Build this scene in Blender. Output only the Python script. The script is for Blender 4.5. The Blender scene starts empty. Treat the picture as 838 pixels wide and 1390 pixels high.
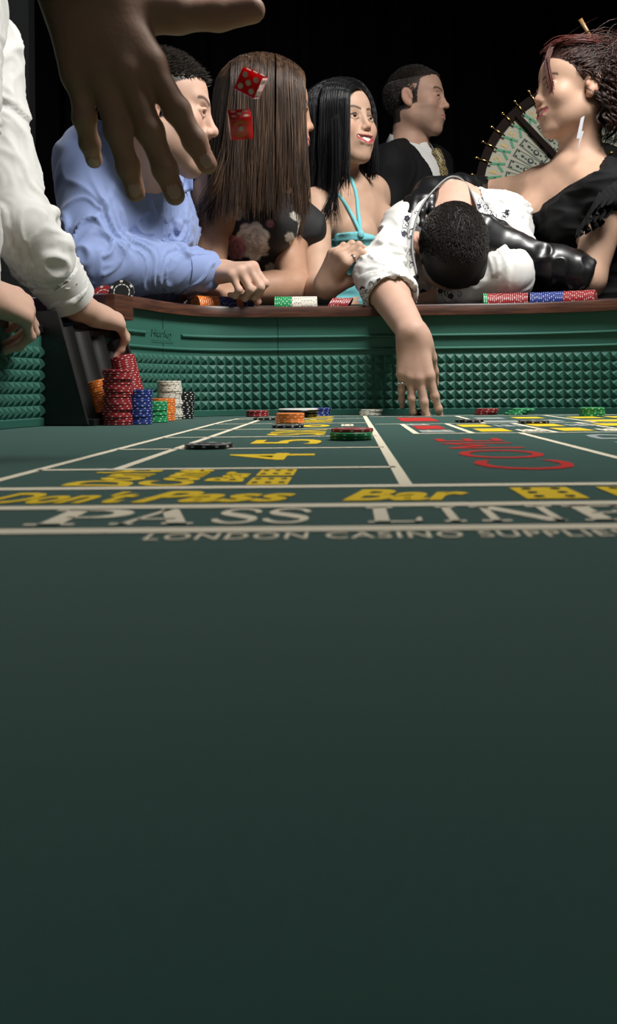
import bpy, bmesh, math, random
import numpy as np
from mathutils import Vector, Matrix

# ---------------------------------------------------------------- camera, world, lights, exposure
FPX, CAMH, ROLL = 1250.0, .055, .009       # focal length in px of the 838 px frame, lens height over the felt, roll
sc = bpy.context.scene
cam = bpy.data.objects.new('camera', bpy.data.cameras.new('camera'))
sc.collection.objects.link(cam); sc.camera = cam
cam.location = (0, 0, CAMH)
cam.rotation_euler = Matrix.Rotation(math.pi / 2, 4, 'X').to_euler()
cam.rotation_euler = (Matrix.Rotation(math.pi / 2, 4, 'X') @ Matrix.Rotation(-ROLL, 4, 'Z')).to_euler()
cd = cam.data
cd.sensor_fit = 'HORIZONTAL'; cd.sensor_width = 36; cd.lens = 36 * FPX / 838
cd.shift_x = -55 / 838; cd.shift_y = -167 / 838
cd.clip_start = .01; cd.clip_end = 50
cd.dof.use_dof = True; cd.dof.focus_distance = 1.85; cd.dof.aperture_fstop = 28

w = bpy.data.worlds.new('world'); sc.world = w; w.use_nodes = True
w.node_tree.nodes['Background'].inputs[0].default_value = (.012, .013, .014, 1)
w.node_tree.nodes['Background'].inputs[1].default_value = .25

def area(name, loc, target, size, power, col=(1, 1, 1), sy=None, spread=180):
    l = bpy.data.lights.new(name, 'AREA'); l.energy = power; l.color = col
    l.shape = 'RECTANGLE'; l.size = size; l.size_y = sy or size; l.spread = math.radians(spread)
    o = bpy.data.objects.new(name, l); sc.collection.objects.link(o)
    o.location = loc
    o.rotation_euler = (Vector(target) - Vector(loc)).to_track_quat('-Z', 'Y').to_euler()
    return o
area('ceiling_softbox', (.70, 1.25, 1.75), (.02, 2.0, .30), .70, 33, (1, .985, .955), .55, 130)
area('front_fill', (.5, -.7, 1.7), (0, 1.6, .35), 1.1, 2.2, (1, .98, .95))
area('rim_softbox', (-1.9, 2.6, 1.9), (0, 2.0, .4), .6, 6, (.95, .98, 1))

sc.view_settings.view_transform = 'Standard'; sc.view_settings.look = 'None'
sc.view_settings.exposure = 0.0; sc.view_settings.gamma = 1.0; sc.view_settings.use_curve_mapping = False
# ---------------------------------------------------------------- helpers
COL = bpy.context.scene.collection
V3 = lambda *a: np.array(a, float)

def P(px, py, d):
    """photo pixel + distance along the view axis -> point of the place"""
    u, v = px - 474.0, 528.0 - py
    a, b = u + ROLL * v, v - ROLL * u
    return np.array([a * d / FPX, d, CAMH + b * d / FPX])

def felt_pt(px, py):
    u, v = px - 474.0, 528.0 - py
    b = v - ROLL * u
    d = -CAMH * FPX / b
    return np.array([(u + ROLL * v) * d / FPX, d, 0.0])

def nrm(v):
    v = np.asarray(v, float)
    return v / (np.linalg.norm(v) + 1e-12)

def link(o, parent=None):
    COL.objects.link(o)
    if parent is not None:
        o.parent = parent
    return o

def empty(name, loc=(0, 0, 0), label=None, cat=None, group=None, rotz=0):
    o = bpy.data.objects.new(name, None)
    o.location = loc
    o.rotation_euler = (0, 0, rotz)
    o.empty_display_size = .05
    COL.objects.link(o)
    tag(o, label, cat, group)
    return o

def tag(o, label=None, cat=None, group=None, kind=None):
    if label: o['label'] = label
    if cat: o['category'] = cat
    if group: o['group'] = group
    if kind: o['kind'] = kind
    return o

def mesh_np(name, verts, faces, mat=None, smooth=True, cols=None, mats=None, midx=None):
    """verts (n,3), faces (m,4) or (m,3) arrays or list of lists"""
    me = bpy.data.meshes.new(name)
    if isinstance(faces, np.ndarray):
        n, m = len(verts), len(faces)
        k = faces.shape[1]
        me.vertices.add(n)
        me.vertices.foreach_set('co', np.asarray(verts, 'f4').ravel())
        me.loops.add(m * k)
        me.loops.foreach_set('vertex_index', faces.astype('i4').ravel())
        me.polygons.add(m)
        me.polygons.foreach_set('loop_start', np.arange(0, m * k, k, dtype='i4'))
        me.update(calc_edges=True)
    else:
        me.from_pydata([tuple(v) for v in verts], [], [tuple(f) for f in faces])
        me.update()
    me.polygons.foreach_set('use_smooth', np.full(len(me.polygons), bool(smooth)))
    if cols is not None:
        at = me.attributes.new('Col', 'FLOAT_COLOR', 'POINT')
        c4 = np.ones((len(verts), 4), 'f4'); c4[:, :3] = cols
        at.data.foreach_set('color', c4.ravel())
    if mats:
        for m_ in mats: me.materials.append(m_)
        if midx is not None:
            me.polygons.foreach_set('material_index', np.asarray(midx, 'i4'))
    elif mat:
        me.materials.append(mat)
    me.validate()
    return me

def obj(name, me, parent=None, loc=None, label=None):
    """me is in world space unless loc is given; children of an empty at E keep world space"""
    o = bpy.data.objects.new(name, me)
    COL.objects.link(o)
    if loc is not None: o.location = loc
    if parent is not None:
        o.parent = parent
        if loc is None:
            w = Vector((0, 0, 0)); p = parent
            while p is not None:
                w += p.location; p = p.parent
            o.location = -w
    if label: o['label'] = label
    return o

# ---- noise
def _hash(ix, iy, iz, s):
    h = (ix * 374761393 + iy * 668265263 + iz * 1274126177 + s * 974634777) & 0xffffffff
    h = ((h ^ (h >> 13)) * 1274126177) & 0xffffffff
    h = h ^ (h >> 16)
    return (h & 0xffff) / 32767.5 - 1.0

def noise3(p, s=0):
    p = np.asarray(p, float)
    i = np.floor(p).astype(np.int64); f = p - i
    f = f * f * f * (f * (f * 6 - 15) + 10)
    r = 0
    for dx in (0, 1):
        for dy in (0, 1):
            for dz in (0, 1):
                w = (f[:, 0] if dx else 1 - f[:, 0]) * (f[:, 1] if dy else 1 - f[:, 1]) * (f[:, 2] if dz else 1 - f[:, 2])
                r = r + w * _hash(i[:, 0] + dx, i[:, 1] + dy, i[:, 2] + dz, s)
    return r

# ---- implicit surfaces
BIG = .12
class Field:
    def __init__(s, lo, hi, h, fine=()):
        s.ax = []
        for a in range(3):
            pts = [lo[a]]
            while pts[-1] < hi[a]:
                x = pts[-1]; st = h
                for c, r, hf in fine:
                    dd = abs(x - c[a]) - r
                    if dd < 0: st = min(st, hf)
                    elif dd < .03: st = min(st, hf + (h - hf) * dd / .03)
                pts.append(x + st)
            s.ax.append(np.array(pts, 'f4'))
        s.v = np.full([len(a) for a in s.ax], BIG, 'f4')
    def _sl(s, lo, hi):
        sl = []
        for a in range(3):
            i0 = int(np.searchsorted(s.ax[a], lo[a])); i1 = int(np.searchsorted(s.ax[a], hi[a]))
            if i1 <= i0: return None
            sl.append(slice(i0, i1))
        return tuple(sl)
    def dist(s, p, m):
        t = p[0]
        if t == 'c':
            a, b, ra, rb = np.asarray(p[1], 'f4'), np.asarray(p[2], 'f4'), p[3], p[4]
            R = max(ra, rb) + m
            if len(p) > 5: R = R * max(1, p[6])
            sl = s._sl(np.minimum(a, b) - R, np.maximum(a, b) + R)
            if sl is None: return None, None
            X, Y, Z = np.meshgrid(s.ax[0][sl[0]] - a[0], s.ax[1][sl[1]] - a[1], s.ax[2][sl[2]] - a[2], indexing='ij', sparse=True)
            ba = b - a; L = float(ba @ ba) + 1e-12
            tt = np.clip((X * ba[0] + Y * ba[1] + Z * ba[2]) / L, 0, 1)
            X = X - tt * ba[0]; Y = Y - tt * ba[1]; Z = Z - tt * ba[2]
            q = X * X + Y * Y + Z * Z
            if len(p) > 5:
                n = p[5]; w = p[6]
                c = X * n[0] + Y * n[1] + Z * n[2]
                q = q + c * c * (1 / (w * w) - 1)
            return sl, np.sqrt(q) - (ra + (rb - ra) * tt)
        if t == 'e':
            c, r, R = np.asarray(p[1], 'f4'), np.asarray(p[2], 'f4'), np.asarray(p[3], 'f4')
            ext = np.sqrt(((R * r) ** 2).sum(1)) + m
            sl = s._sl(c - ext, c + ext)
            if sl is None: return None, None
            X, Y, Z = np.meshgrid(s.ax[0][sl[0]] - c[0], s.ax[1][sl[1]] - c[1], s.ax[2][sl[2]] - c[2], indexing='ij', sparse=True)
            q0 = q1 = 0
            for i in range(3):
                w = X * R[0, i] + Y * R[1, i] + Z * R[2, i]
                q0 = q0 + (w / r[i]) ** 2; q1 = q1 + (w / (r[i] * r[i])) ** 2
            k0 = np.sqrt(q0); k1 = np.sqrt(q1) + 1e-6
            return sl, k0 * (k0 - 1) / k1
        if t == 'p':   # half space n.p > c is removed when subtracted
            n, c = np.asarray(p[1], 'f4'), p[2]
            X, Y, Z = np.meshgrid(*s.ax, indexing='ij', sparse=True)
            return (slice(None),) * 3, c - (X * n[0] + Y * n[1] + Z * n[2])
    def add(s, p, k=.01):
        sl, d = s.dist(p, max(k, .03) + .012)
        if sl is None: return
        a = s.v[sl]
        if k > 0:
            h = np.maximum(k - np.abs(a - d), 0) / k
            s.v[sl] = np.minimum(a, d) - h * h * k * .25
        else:
            s.v[sl] = np.minimum(a, d)
    def sub(s, p, k=.005):
        sl, d = s.dist(p, max(k, .01) + .012)
        if sl is None: return
        a = s.v[sl]; d = -d
        if k > 0:
            h = np.maximum(k - np.abs(a - d), 0) / k
            s.v[sl] = np.maximum(a, d) + h * h * k * .25
        else:
            s.v[sl] = np.maximum(a, d)
    def mesh(s, smooth=2):
        v = s.v
        v[0], v[-1], v[:, 0], v[:, -1], v[:, :, 0], v[:, :, -1] = (np.maximum(q, .001) for q in (v[0], v[-1], v[:, 0], v[:, -1], v[:, :, 0], v[:, :, -1]))
        ins = v < 0
        nx, ny, nz = v.shape
        cnt = np.zeros((nx - 1, ny - 1, nz - 1), 'i1')
        for dx in (0, 1):
            for dy in (0, 1):
                for dz in (0, 1):
                    cnt += ins[dx:nx - 1 + dx, dy:ny - 1 + dy, dz:nz - 1 + dz]
        I, J, K = np.nonzero((cnt > 0) & (cnt < 8))
        n = len(I)
        idx = np.full(cnt.shape, -1, 'i4'); idx[I, J, K] = np.arange(n)
        acc = np.zeros((n, 3)); num = np.zeros(n)
        cs = [(a, b, c) for a in (0, 1) for b in (0, 1) for c in (0, 1)]
        for p in cs:
            for a in range(3):
                if p[a] == 0:
                    q = list(p); q[a] = 1
                    v0 = v[I + p[0], J + p[1], K + p[2]]; v1 = v[I + q[0], J + q[1], K + q[2]]
                    m = (v0 < 0) != (v1 < 0)
                    t = np.where(m, v0 / np.where(m, v0 - v1, 1), 0)
                    p0 = np.stack([s.ax[0][I + p[0]], s.ax[1][J + p[1]], s.ax[2][K + p[2]]], 1)
                    p1 = np.stack([s.ax[0][I + q[0]], s.ax[1][J + q[1]], s.ax[2][K + q[2]]], 1)
                    acc += np.where(m[:, None], p0 + (p1 - p0) * t[:, None], 0); num += m
        pos = acc / num[:, None]
        fs = []
        for a in range(3):
            o1, o2 = (a + 1) % 3, (a + 2) % 3
            A = [slice(None)] * 3; B = [slice(None)] * 3
            A[a] = slice(0, -1); B[a] = slice(1, None)
            i_, j_ = ins[tuple(A)], ins[tuple(B)]
            E = np.stack(np.nonzero(i_ != j_), 1)
            sg = i_[E[:, 0], E[:, 1], E[:, 2]]
            ok = (E[:, o1] > 0) & (E[:, o2] > 0) & (E[:, o1] < v.shape[o1] - 1) & (E[:, o2] < v.shape[o2] - 1)
            E, sg = E[ok], sg[ok]
            def cell(d1, d2):
                C = E.copy(); C[:, o1] += d1; C[:, o2] += d2
                return idx[C[:, 0], C[:, 1], C[:, 2]]
            q = np.stack([cell(-1, -1), cell(0, -1), cell(0, 0), cell(-1, 0)], 1)
            q[~sg] = q[~sg][:, ::-1]
            fs.append(q)
        F = np.concatenate(fs)
        for _ in range(smooth): pos = lap(pos, F)
        return pos, F

def lap(pos, F, w=.5):
    e0 = F.ravel(); e1 = np.roll(F, -1, 1).ravel()
    n = len(pos)
    deg = np.bincount(e0, minlength=n) + np.bincount(e1, minlength=n)
    out = np.empty_like(pos)
    for c in range(3):
        out[:, c] = (np.bincount(e0, pos[e1, c], n) + np.bincount(e1, pos[e0, c], n)) / np.maximum(deg, 1)
    return pos * (1 - w) + out * w

def vnorm(pos, F):
    a = pos[F[:, 2]] - pos[F[:, 0]]; b = pos[F[:, -1]] - pos[F[:, 1]]
    fn = np.cross(a, b)
    n = np.zeros_like(pos)
    for c in range(3):
        for k in range(F.shape[1]):
            n[:, c] += np.bincount(F[:, k], fn[:, c], len(pos))
    return n / (np.linalg.norm(n, axis=1, keepdims=True) + 1e-12)

def bounds(prims, m=.03):
    lo = np.full(3, 9e9); hi = -lo
    for p in prims:
        p = p[0] if isinstance(p[0], tuple) else p
        if p[0] == 'c':
            R = max(p[3], p[4]) * (max(1, p[6]) if len(p) > 5 else 1)
            lo = np.minimum(lo, np.minimum(p[1], p[2]) - R); hi = np.maximum(hi, np.maximum(p[1], p[2]) + R)
        elif p[0] == 'e':
            ext = np.sqrt(((np.asarray(p[3]) * np.asarray(p[2])) ** 2).sum(1))
            lo = np.minimum(lo, np.asarray(p[1]) - ext); hi = np.maximum(hi, np.asarray(p[1]) + ext)
    return lo - m, hi + m

def build(ops, h=.004, fine=(), smooth=2, lo=None, hi=None):
    """ops: list of (prim, k, sign)"""
    l, g = bounds([o[0] for o in ops if o[2] > 0])
    if lo is not None: l = np.maximum(l, lo)
    if hi is not None: g = np.minimum(g, hi)
    f = Field(l, g, h, fine)
    for p, k, s in ops:
        (f.add if s > 0 else f.sub)(p, k)
    return f.mesh(smooth)

I3 = np.eye(3)
def rot(axis, deg):
    a = math.radians(deg); c, s = math.cos(a), math.sin(a)
    x, y, z = nrm(axis)
    return np.array([[c + x * x * (1 - c), x * y * (1 - c) - z * s, x * z * (1 - c) + y * s],
                     [y * x * (1 - c) + z * s, c + y * y * (1 - c), y * z * (1 - c) - x * s],
                     [z * x * (1 - c) - y * s, z * y * (1 - c) + x * s, c + z * z * (1 - c)]])

def frame(yaw, pitch=0, roll=0):
    """columns: local x, y(forward), z in world. yaw 0 faces the camera (-Y); positive yaw turns towards +X"""
    # local forward (0,1,0) -> world (sin yaw, -cos yaw, 0); local +x = subject's left seen from front -> world
    R0 = rot((0, 0, 1), 180 + yaw)
    return R0 @ rot((1, 0, 0), pitch) @ rot((0, 1, 0), roll)

class Xf:
    def __init__(s, c, R, sc=1.0): s.c, s.R, s.s = np.asarray(c, float), R, sc
    def p(s, *q): return s.c + s.R @ (np.array(q, float) * s.s)
    def loc(s, w): return ((w - s.c) @ s.R) / s.s
    def cone(s, a, b, ra, rb=None): return ('c', s.p(*a), s.p(*b), ra * s.s, (ra if rb is None else rb) * s.s)
    def ell(s, c, r, R=I3): return ('e', s.p(*c), np.array(r) * s.s, s.R @ R)
    def ball(s, c, r): return s.ell(c, (r, r, r))

# ---- head
def head_ops(X, male=True, smile=0.0, jaw=1.0, ears=True, nose=1.0, eyes=True):
    o = []
    A = lambda p, k: o.append((p, k, 1))
    S = lambda p, k: o.append((p, k, -1))
    A(X.ell((0, -.017, .034), (.0755, .091, .082)), 0)
    A(X.ell((0, .022, .036), (.064, .062, .060)), .03)
    A(X.ell((0, .026, -.032), (.0575 if male else .055, .058, .070)), .03)
    for s in (-1, 1):
        A(X.cone((s * .050 * jaw, -.002, -.058), (s * .020 * jaw, .056, -.098), .021, .016), .03)
        A(X.ball((s * .043, .054, -.022), .021), .022)
        A(X.ell((s * .034, .034, -.058), (.023, .030, .030)), .03)
        if male: A(X.cone((s * .010, .080, .024), (s * .042, .064, .025), .0085), .014)
    A(X.ball((0, .064, -.099), .019 if male else .016), .022)
    A(X.ell((0, .076, -.058), (.027, .017, .026)), .02)      # mouth mound
    if eyes:
        for s in (-1, 1): S(X.ell((s * .032, .093, .003), (.017, .017, .012)), .012)
        for s in (-1, 1):
            A(X.cone((s * .0185, .0815, .0010), (s * .031, .0832, .0072), .0036), .004)
            A(X.cone((s * .031, .0832, .0072), (s * .0455, .0735, .0028), .0036), .004)
            A(X.cone((s * .0185, .0805, -.0015), (s * .032, .081, -.0075), .0028), .004)
            A(X.cone((s * .032, .081, -.0075), (s * .0455, .0735, .001), .0028), .004)
    # nose
    nt_ = .101 if male else .097
    A(X.cone((0, .083, .012), (0, nt_ - .003, -.022), .0074 if male else .0062, .0082 if male else .0070), .012)
    A(X.ball((0, nt_, -.0275), .0098 if male else .0084), .008)
    for s in (-1, 1):
        A(X.ball((s * (.0122 if male else .0105), .0905, -.0325), .0080 if male else .0066), .006)
        S(X.ball((s * .0062, nt_ - .005, -.0395), .0038), .003)
    # lips
    w, cz, cy = .022 + .009 * smile, -.0615 + .010 * smile, .080 - .006 * smile
    gap = .0058 * smile
    for s in (-1, 1):
        A(X.cone((0, .0905, -.0585 + gap), (s * w * .5, .0885, -.0575 + gap), .0055, .0052), .004)
        A(X.cone((s * w * .5, .0885, -.0575 + gap), (s * w, cy, cz), .0052, .0025), .004)
        A(X.cone((0, .0895, -.0685 - gap * .6), (s * w * .55, .087, -.0675 - gap * .3), .0062, .0055), .004)
        A(X.cone((s * w * .55, .087, -.0675 - gap * .3), (s * w, cy, cz), .0055, .0025), .004)
    if smile > .3:
        for s in (-1, 1):
            S(X.cone((0, .0935, -.0618), (s * w * .82, .0835, cz - .0010), .0052 + gap * .4, .0030), .0015)
            A(X.ball((s * .040, .058, -.030), .019), .018)
    else:
        for s in (-1, 1): S(X.cone((0, .0985, -.0632), (s * w * .95, .0875, -.0622), .0022, .0015), .002)
    if ears:
        Re = rot((0, 0, 1), 0)
        for s in (-1, 1):
            R = rot((0, 0, 1), s * 22) @ rot((1, 0, 0), 12)
            A(X.ell((s * .080, -.014, -.004), (.0075, .0185, .031), R), .006)
            A(X.ball((s * .076, -.006, -.030), .008), .006)
            S(X.ell((s * .089, -.012, .002), (.007, .0105, .019), R), .004)
            A(X.ell((s * .079, .001, -.006), (.005, .005, .008), R), .004)
    return o

def head_colors(X, pos, base, lip, brow=None, stub=None, smile=0.0, browz=.021, liner=None):
    L = X.loc(pos)
    c = np.tile(np.array(base, float), (len(pos), 1))
    n = noise3(pos * 60, 3)[:, None]
    c *= 1 + .05 * n
    near = np.clip((.175 - np.linalg.norm(L, axis=1)) / .02, 0, 1)
    def mix(m, col):
        nonlocal c
        m = (np.clip(m, 0, 1) * near)[:, None]
        c = c * (1 - m) + np.array(col) * m
    x, y, z = L[:, 0], L[:, 1], L[:, 2]
    front = np.clip((y - .03) / .02, 0, 1)
    redd = np.array(base) * np.array([1.05, .80, .76])
    # warm nose tip, cheeks, ears
    mix(.5 * np.exp(-(((x) / .013) ** 2 + ((z + .03) / .013) ** 2 + ((y - .1) / .02) ** 2)), redd)
    mix(.45 * np.exp(-(((np.abs(x) - .042) / .018) ** 2 + ((z + .03) / .02) ** 2)) * front, redd)
    mix(.5 * np.clip((np.abs(x) - .072) / .006, 0, 1) * (np.abs(z) < .05) * (np.abs(y + .01) < .04), redd)
    if stub is not None:
        m = (z < -.035) * (z > -.125) * np.clip((y - .0) / .03, 0, 1)
        mix(.35 * m, stub)
    w = .024 + .009 * smile
    zc = -.063 + .010 * smile * (np.abs(x) / w) ** 2
    hgt = (.0105 + .003 * smile) * np.sqrt(np.clip(1 - (x / w) ** 2, 0, 1)) + .0005
    m = np.clip(2.2 * (1 - np.abs(z - zc) / np.maximum(hgt, 1e-4)), 0, 1) * (np.abs(x) < w) * (y > .072)
    mix(m, lip)
    if liner is not None:
        e = np.abs(x) - .032
        lz = .0072 - 14 * e * e - .08 * e
        mix(np.clip(1.7 - np.abs(z - lz) / .0022, 0, 1) * (np.abs(e) < .0165) * (y > .066), liner)
        lz = -.0070 + 16 * e * e
        mix(.6 * np.clip(1.4 - np.abs(z - lz) / .0016, 0, 1) * (np.abs(e) < .015) * (y > .066), liner)
    if brow is not None:
        ax = np.abs(x)
        bz = browz + .006 * np.sin(np.clip((ax - .012) / .038, 0, 1) * 2.6) - .05 * np.clip(ax - .038, 0, 1)
        m = np.clip(1.5 - np.abs(z - bz) / .0032, 0, 1) * (ax > .010) * (ax < .052) * (y > .04)
        mix(.85 * m, brow)
    return c

def eyes(X, parent, iris, mats, gaze=(0, 1, 0), lash=True):
    """eyeball meshes set in the sockets, plus lashes"""
    for s in (-1, 1):
        c = X.p(s * .032, .0682, .0004); r = .0122 * X.s
        g = nrm(X.R @ np.array(gaze, float))
        up = nrm(X.R[:, 2] - g * (g @ X.R[:, 2])); rt = np.cross(g, up)
        nu, nv = 20, 14
        vs, fs, mi = [], [], []
        for j in range(nv + 1):
            th = math.pi * j / nv
            for i in range(nu):
                ph = 2 * math.pi * i / nu
                vs.append(c + r * (g * math.cos(th) + math.sin(th) * (up * math.cos(ph) + rt * math.sin(ph))))
        for j in range(nv):
            for i in range(nu):
                fs.append([j * nu + i, j * nu + (i + 1) % nu, (j + 1) * nu + (i + 1) % nu, (j + 1) * nu + i])
                mi.append(2 if j < 1 else (1 if j < 2 else 0))
        me = mesh_np('eye', np.array(vs), np.array(fs), mats=[mats['sclera'], iris, mats['pupil']], midx=mi)
        obj('eye', me, parent)

def teeth(X, parent, mat, smile=1.0):
    w = .022 + .007 * smile
    vs, fs = [], []
    n = 12
    for i in range(n + 1):
        x = -w + 2 * w * i / n
        y = .0890 - 9.5 * x * x
        zc = 10 * x * x * smile * .6
        vs += [X.p(x, y, -.0535 + zc), X.p(x, y + .0008, -.0680 + zc * .8), X.p(x, y - .008, -.0680 + zc), X.p(x, y - .008, -.0535 + zc)]
    for i in range(n):
        for k in range(4):
            fs.append([i * 4 + k, i * 4 + (k + 1) % 4, i * 4 + 4 + (k + 1) % 4, i * 4 + 4 + k])
    obj('teeth', mesh_np('teeth', np.array(vs), np.array(fs), mat, smooth=False), parent)

# ---- hands.  local: y fingers, z back of the hand, x to the thumb side
FING = {'index': ((.024, .092, .002), (.044, .027, .021), .0092), 'middle': ((.004, .096, .004), (.049, .031, .022), .0095),
        'ring': ((-.015, .090, .002), (.045, .029, .021), .0089), 'pinky': ((-.032, .080, -.002), (.035, .021, .019), .0078)}
PROX = []
def hand_ops(wrist, R, side, curl, spread=(6, 1, -4, -11), thumb=(35, 20, 20, 15), sc=1.0, fat=1.0, tb=.014):
    """R columns = local x(thumb side when side=1), y, z.  curl: 4 triples (degrees towards the palm)
    thumb = (out angle, down angle, bend1, bend2)"""
    ops = []; PROX.clear()
    def W(p): return wrist + R @ (np.array([p[0] * side, p[1], p[2]]) * sc)
    C = lambda a, b, ra, rb, k: ops.append((('c', W(a), W(b), ra * sc * fat, rb * sc * fat), k, 1))
    C((.012, -.002, 0), (.013, .02, 0), .0195, .0185, .01)
    C((-.011, -.002, 0), (-.012, .02, 0), .0185, .0175, .012)
    for n, b in zip(('index', 'middle', 'ring', 'pinky'), (.014, .004, -.007, -.018)):
        C((b, .012, 0), FING[n][0], .0145, .0118, .014)
    C((.020, .03, -.008), (.012, .07, -.008), .014, .011, .012)
    C((-.020, .03, -.009), (-.020, .066, -.008), .014, .011, .012)
    tips = []
    for (n, cu, sp) in zip(('index', 'middle', 'ring', 'pinky'), curl, spread):
        base, ln, r = FING[n]
        p = np.array(base, float); ang = 0.0
        sd = math.radians(sp)
        for j in range(3):
            ang += math.radians(cu[j])
            d = np.array([math.sin(sd) * math.cos(ang), math.cos(sd) * math.cos(ang), -math.sin(ang)])
            q = p + d * ln[j]
            rr = r * (1 - .09 * j)
            if j == 0: PROX.append((W(p), W(q), rr * sc * fat))
            C(p, q, rr, rr * .92, .004 if j else .008)
            if j < 2: ops.append((('e', W(q), np.full(3, rr * 1.04 * sc * fat), I3), .003, 1))
            up = np.array([math.sin(sd) * math.sin(ang), math.cos(sd) * math.sin(ang), math.cos(ang)])
            if j == 2: tips.append((W(q - d * .004 + up * rr * .72 * fat), nrm(R @ (d * [side, 1, 1])), nrm(R @ (up * [side, 1, 1])), rr * sc * fat))
            p = q
    o, dn, b1, b2 = [math.radians(t) for t in thumb]
    p = np.array([.020, tb, -.006])
    d = np.array([math.sin(o) * math.cos(dn), math.cos(o) * math.cos(dn), -math.sin(dn)])
    inn = nrm(np.array([-math.cos(o), math.sin(o), -.35]))
    q = p + d * .046
    C(p, q, .0165, .0135, .014)
    for j, (L, bend) in enumerate(((.034, b1), (.028, b2))):
        d = nrm(d * math.cos(bend) + inn * math.sin(bend))
        p, q = q, q + d * L
        C(p, q, .0118 - .0012 * j, .0102 - .001 * j, .005)
    up = nrm(np.cross(np.cross(d, inn), d) * -1)
    tips.append((W(q - d * .003 + up * .0072), nrm(R @ (d * [side, 1, 1])), nrm(R @ (up * [side, 1, 1])), .0105 * sc))
    return ops, tips

def finger_ring(pr, name, m, parent, t=.5, w=.0016):
    a, b, r = pr; R = axes(b - a, V3(.3, -.8, .2)); c = a + (b - a) * t
    v_, f_ = tube([c + R @ np.array([math.cos(k), 0, math.sin(k)]) * (r * 1.02 + w * .5) for k in np.linspace(0, 2 * math.pi, 25)[:-1]], w, 6, closed=True)
    return obj(name, mesh_np(name, v_, f_, m), parent)

def add_nails(tips, parent, mat):
    for c, d, up, r in tips:
        w = nrm(np.cross(d, up))
        vs, fs = [], []
        nu, nv = 8, 5
        for j in range(nv + 1):
            for i in range(nu):
                ph = 2 * math.pi * i / nu; rr = j / nv
                x, y = math.cos(ph) * rr, math.sin(ph) * rr
                sx = np.sign(x) * abs(x) ** .8; sy = np.sign(y) * abs(y) ** .8
                vs.append(c + d * sx * r * .78 + w * sy * r * .62 + up * (r * .22 * (1 - .9 * sy * sy) - r * .06 * (rr > .95)))
        for j in range(nv):
            for i in range(nu):
                fs.append([j * nu + i, j * nu + (i + 1) % nu, (j + 1) * nu + (i + 1) % nu, (j + 1) * nu + i])
        obj('fingernail', mesh_np('fingernail', np.array(vs), np.array(fs), mat), parent)

def axes(y, zhint):
    """R with columns x,y,z: y along the hand, z (back of hand) near zhint"""
    y = nrm(y); z = nrm(np.asarray(zhint, float) - y * (np.asarray(zhint) @ y)); x = np.cross(y, z)
    return np.stack([x, y, z], 1)

# ---- hair strands: list of polylines (k,3) -> thin tapered 3-sided tubes in one mesh
def strands_mesh(name, lines, r, mat, tip=.35):
    L = np.asarray(lines, float)              # (n,k,3)
    n, k, _ = L.shape
    T = np.gradient(L, axis=1); T /= np.linalg.norm(T, axis=2, keepdims=True) + 1e-9
    ref = np.array([.31, .87, .37]); A = np.cross(T, ref); A /= np.linalg.norm(A, axis=2, keepdims=True) + 1e-9
    B = np.cross(T, A)
    rad = (np.asarray(r) if np.ndim(r) else np.full(n, r))[:, None] * np.interp(np.linspace(0, 1, k), [0, .1, .7, 1], [.7, 1, 1, tip])[None]
    vs = []
    for s in range(3):
        a = 2 * math.pi * s / 3
        vs.append(L + rad[:, :, None] * (A * math.cos(a) + B * math.sin(a)))
    Vv = np.stack(vs, 2).reshape(-1, 3)
    base = (np.arange(n)[:, None] * k + np.arange(k - 1)[None]).ravel() * 3
    F = []
    for s in range(3):
        t = (s + 1) % 3
        F.append(np.stack([base + s, base + t, base + 3 + t, base + 3 + s], 1))
    return mesh_np(name, Vv, np.concatenate(F), mat)

def bez(pts, k):
    """Catmull-Rom through pts (m,3) sampled at k"""
    p = np.asarray(pts, float); m = len(p)
    pp = np.vstack([2 * p[0] - p[1], p, 2 * p[-1] - p[-2]])
    t = np.linspace(0, m - 1 - 1e-6, k); i = t.astype(int); f = (t - i)[:, None]
    a, b, c, d = pp[i], pp[i + 1], pp[i + 2], pp[i + 3]
    return .5 * (2 * b + (c - a) * f + (2 * a - 5 * b + 4 * c - d) * f ** 2 + (3 * b - a - 3 * c + d) * f ** 3)

def tube(pts, r, n=6, closed=False, cap=True):
    """verts, faces of a tube"""
    p = np.asarray(pts, float); m = len(p)
    T = np.gradient(p, axis=0)
    if closed:
        T = np.roll(p, -1, 0) - np.roll(p, 1, 0)
    T /= np.linalg.norm(T, axis=1, keepdims=True) + 1e-12
    ref = np.array([0, 0, 1.]) if abs(T[:, 2]).mean() < .8 else np.array([1., 0, 0])
    A = np.cross(T, ref); A /= np.linalg.norm(A, axis=1, keepdims=True) + 1e-12
    B = np.cross(T, A)
    r = np.asarray(r) if np.ndim(r) else np.full(m, r)
    vs = np.concatenate([p[i] + r[i] * (np.cos(2 * np.pi * np.arange(n) / n)[:, None] * A[i] + np.sin(2 * np.pi * np.arange(n) / n)[:, None] * B[i]) for i in range(m)])
    fs = []
    for i in range(m if closed else m - 1):
        j = (i + 1) % m
        for k in range(n):
            fs.append([i * n + k, i * n + (k + 1) % n, j * n + (k + 1) % n, j * n + k])
    if cap and not closed:
        fs.append(list(range(n))[::-1]); fs.append([(m - 1) * n + k for k in range(n)])
    return vs, fs

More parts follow.
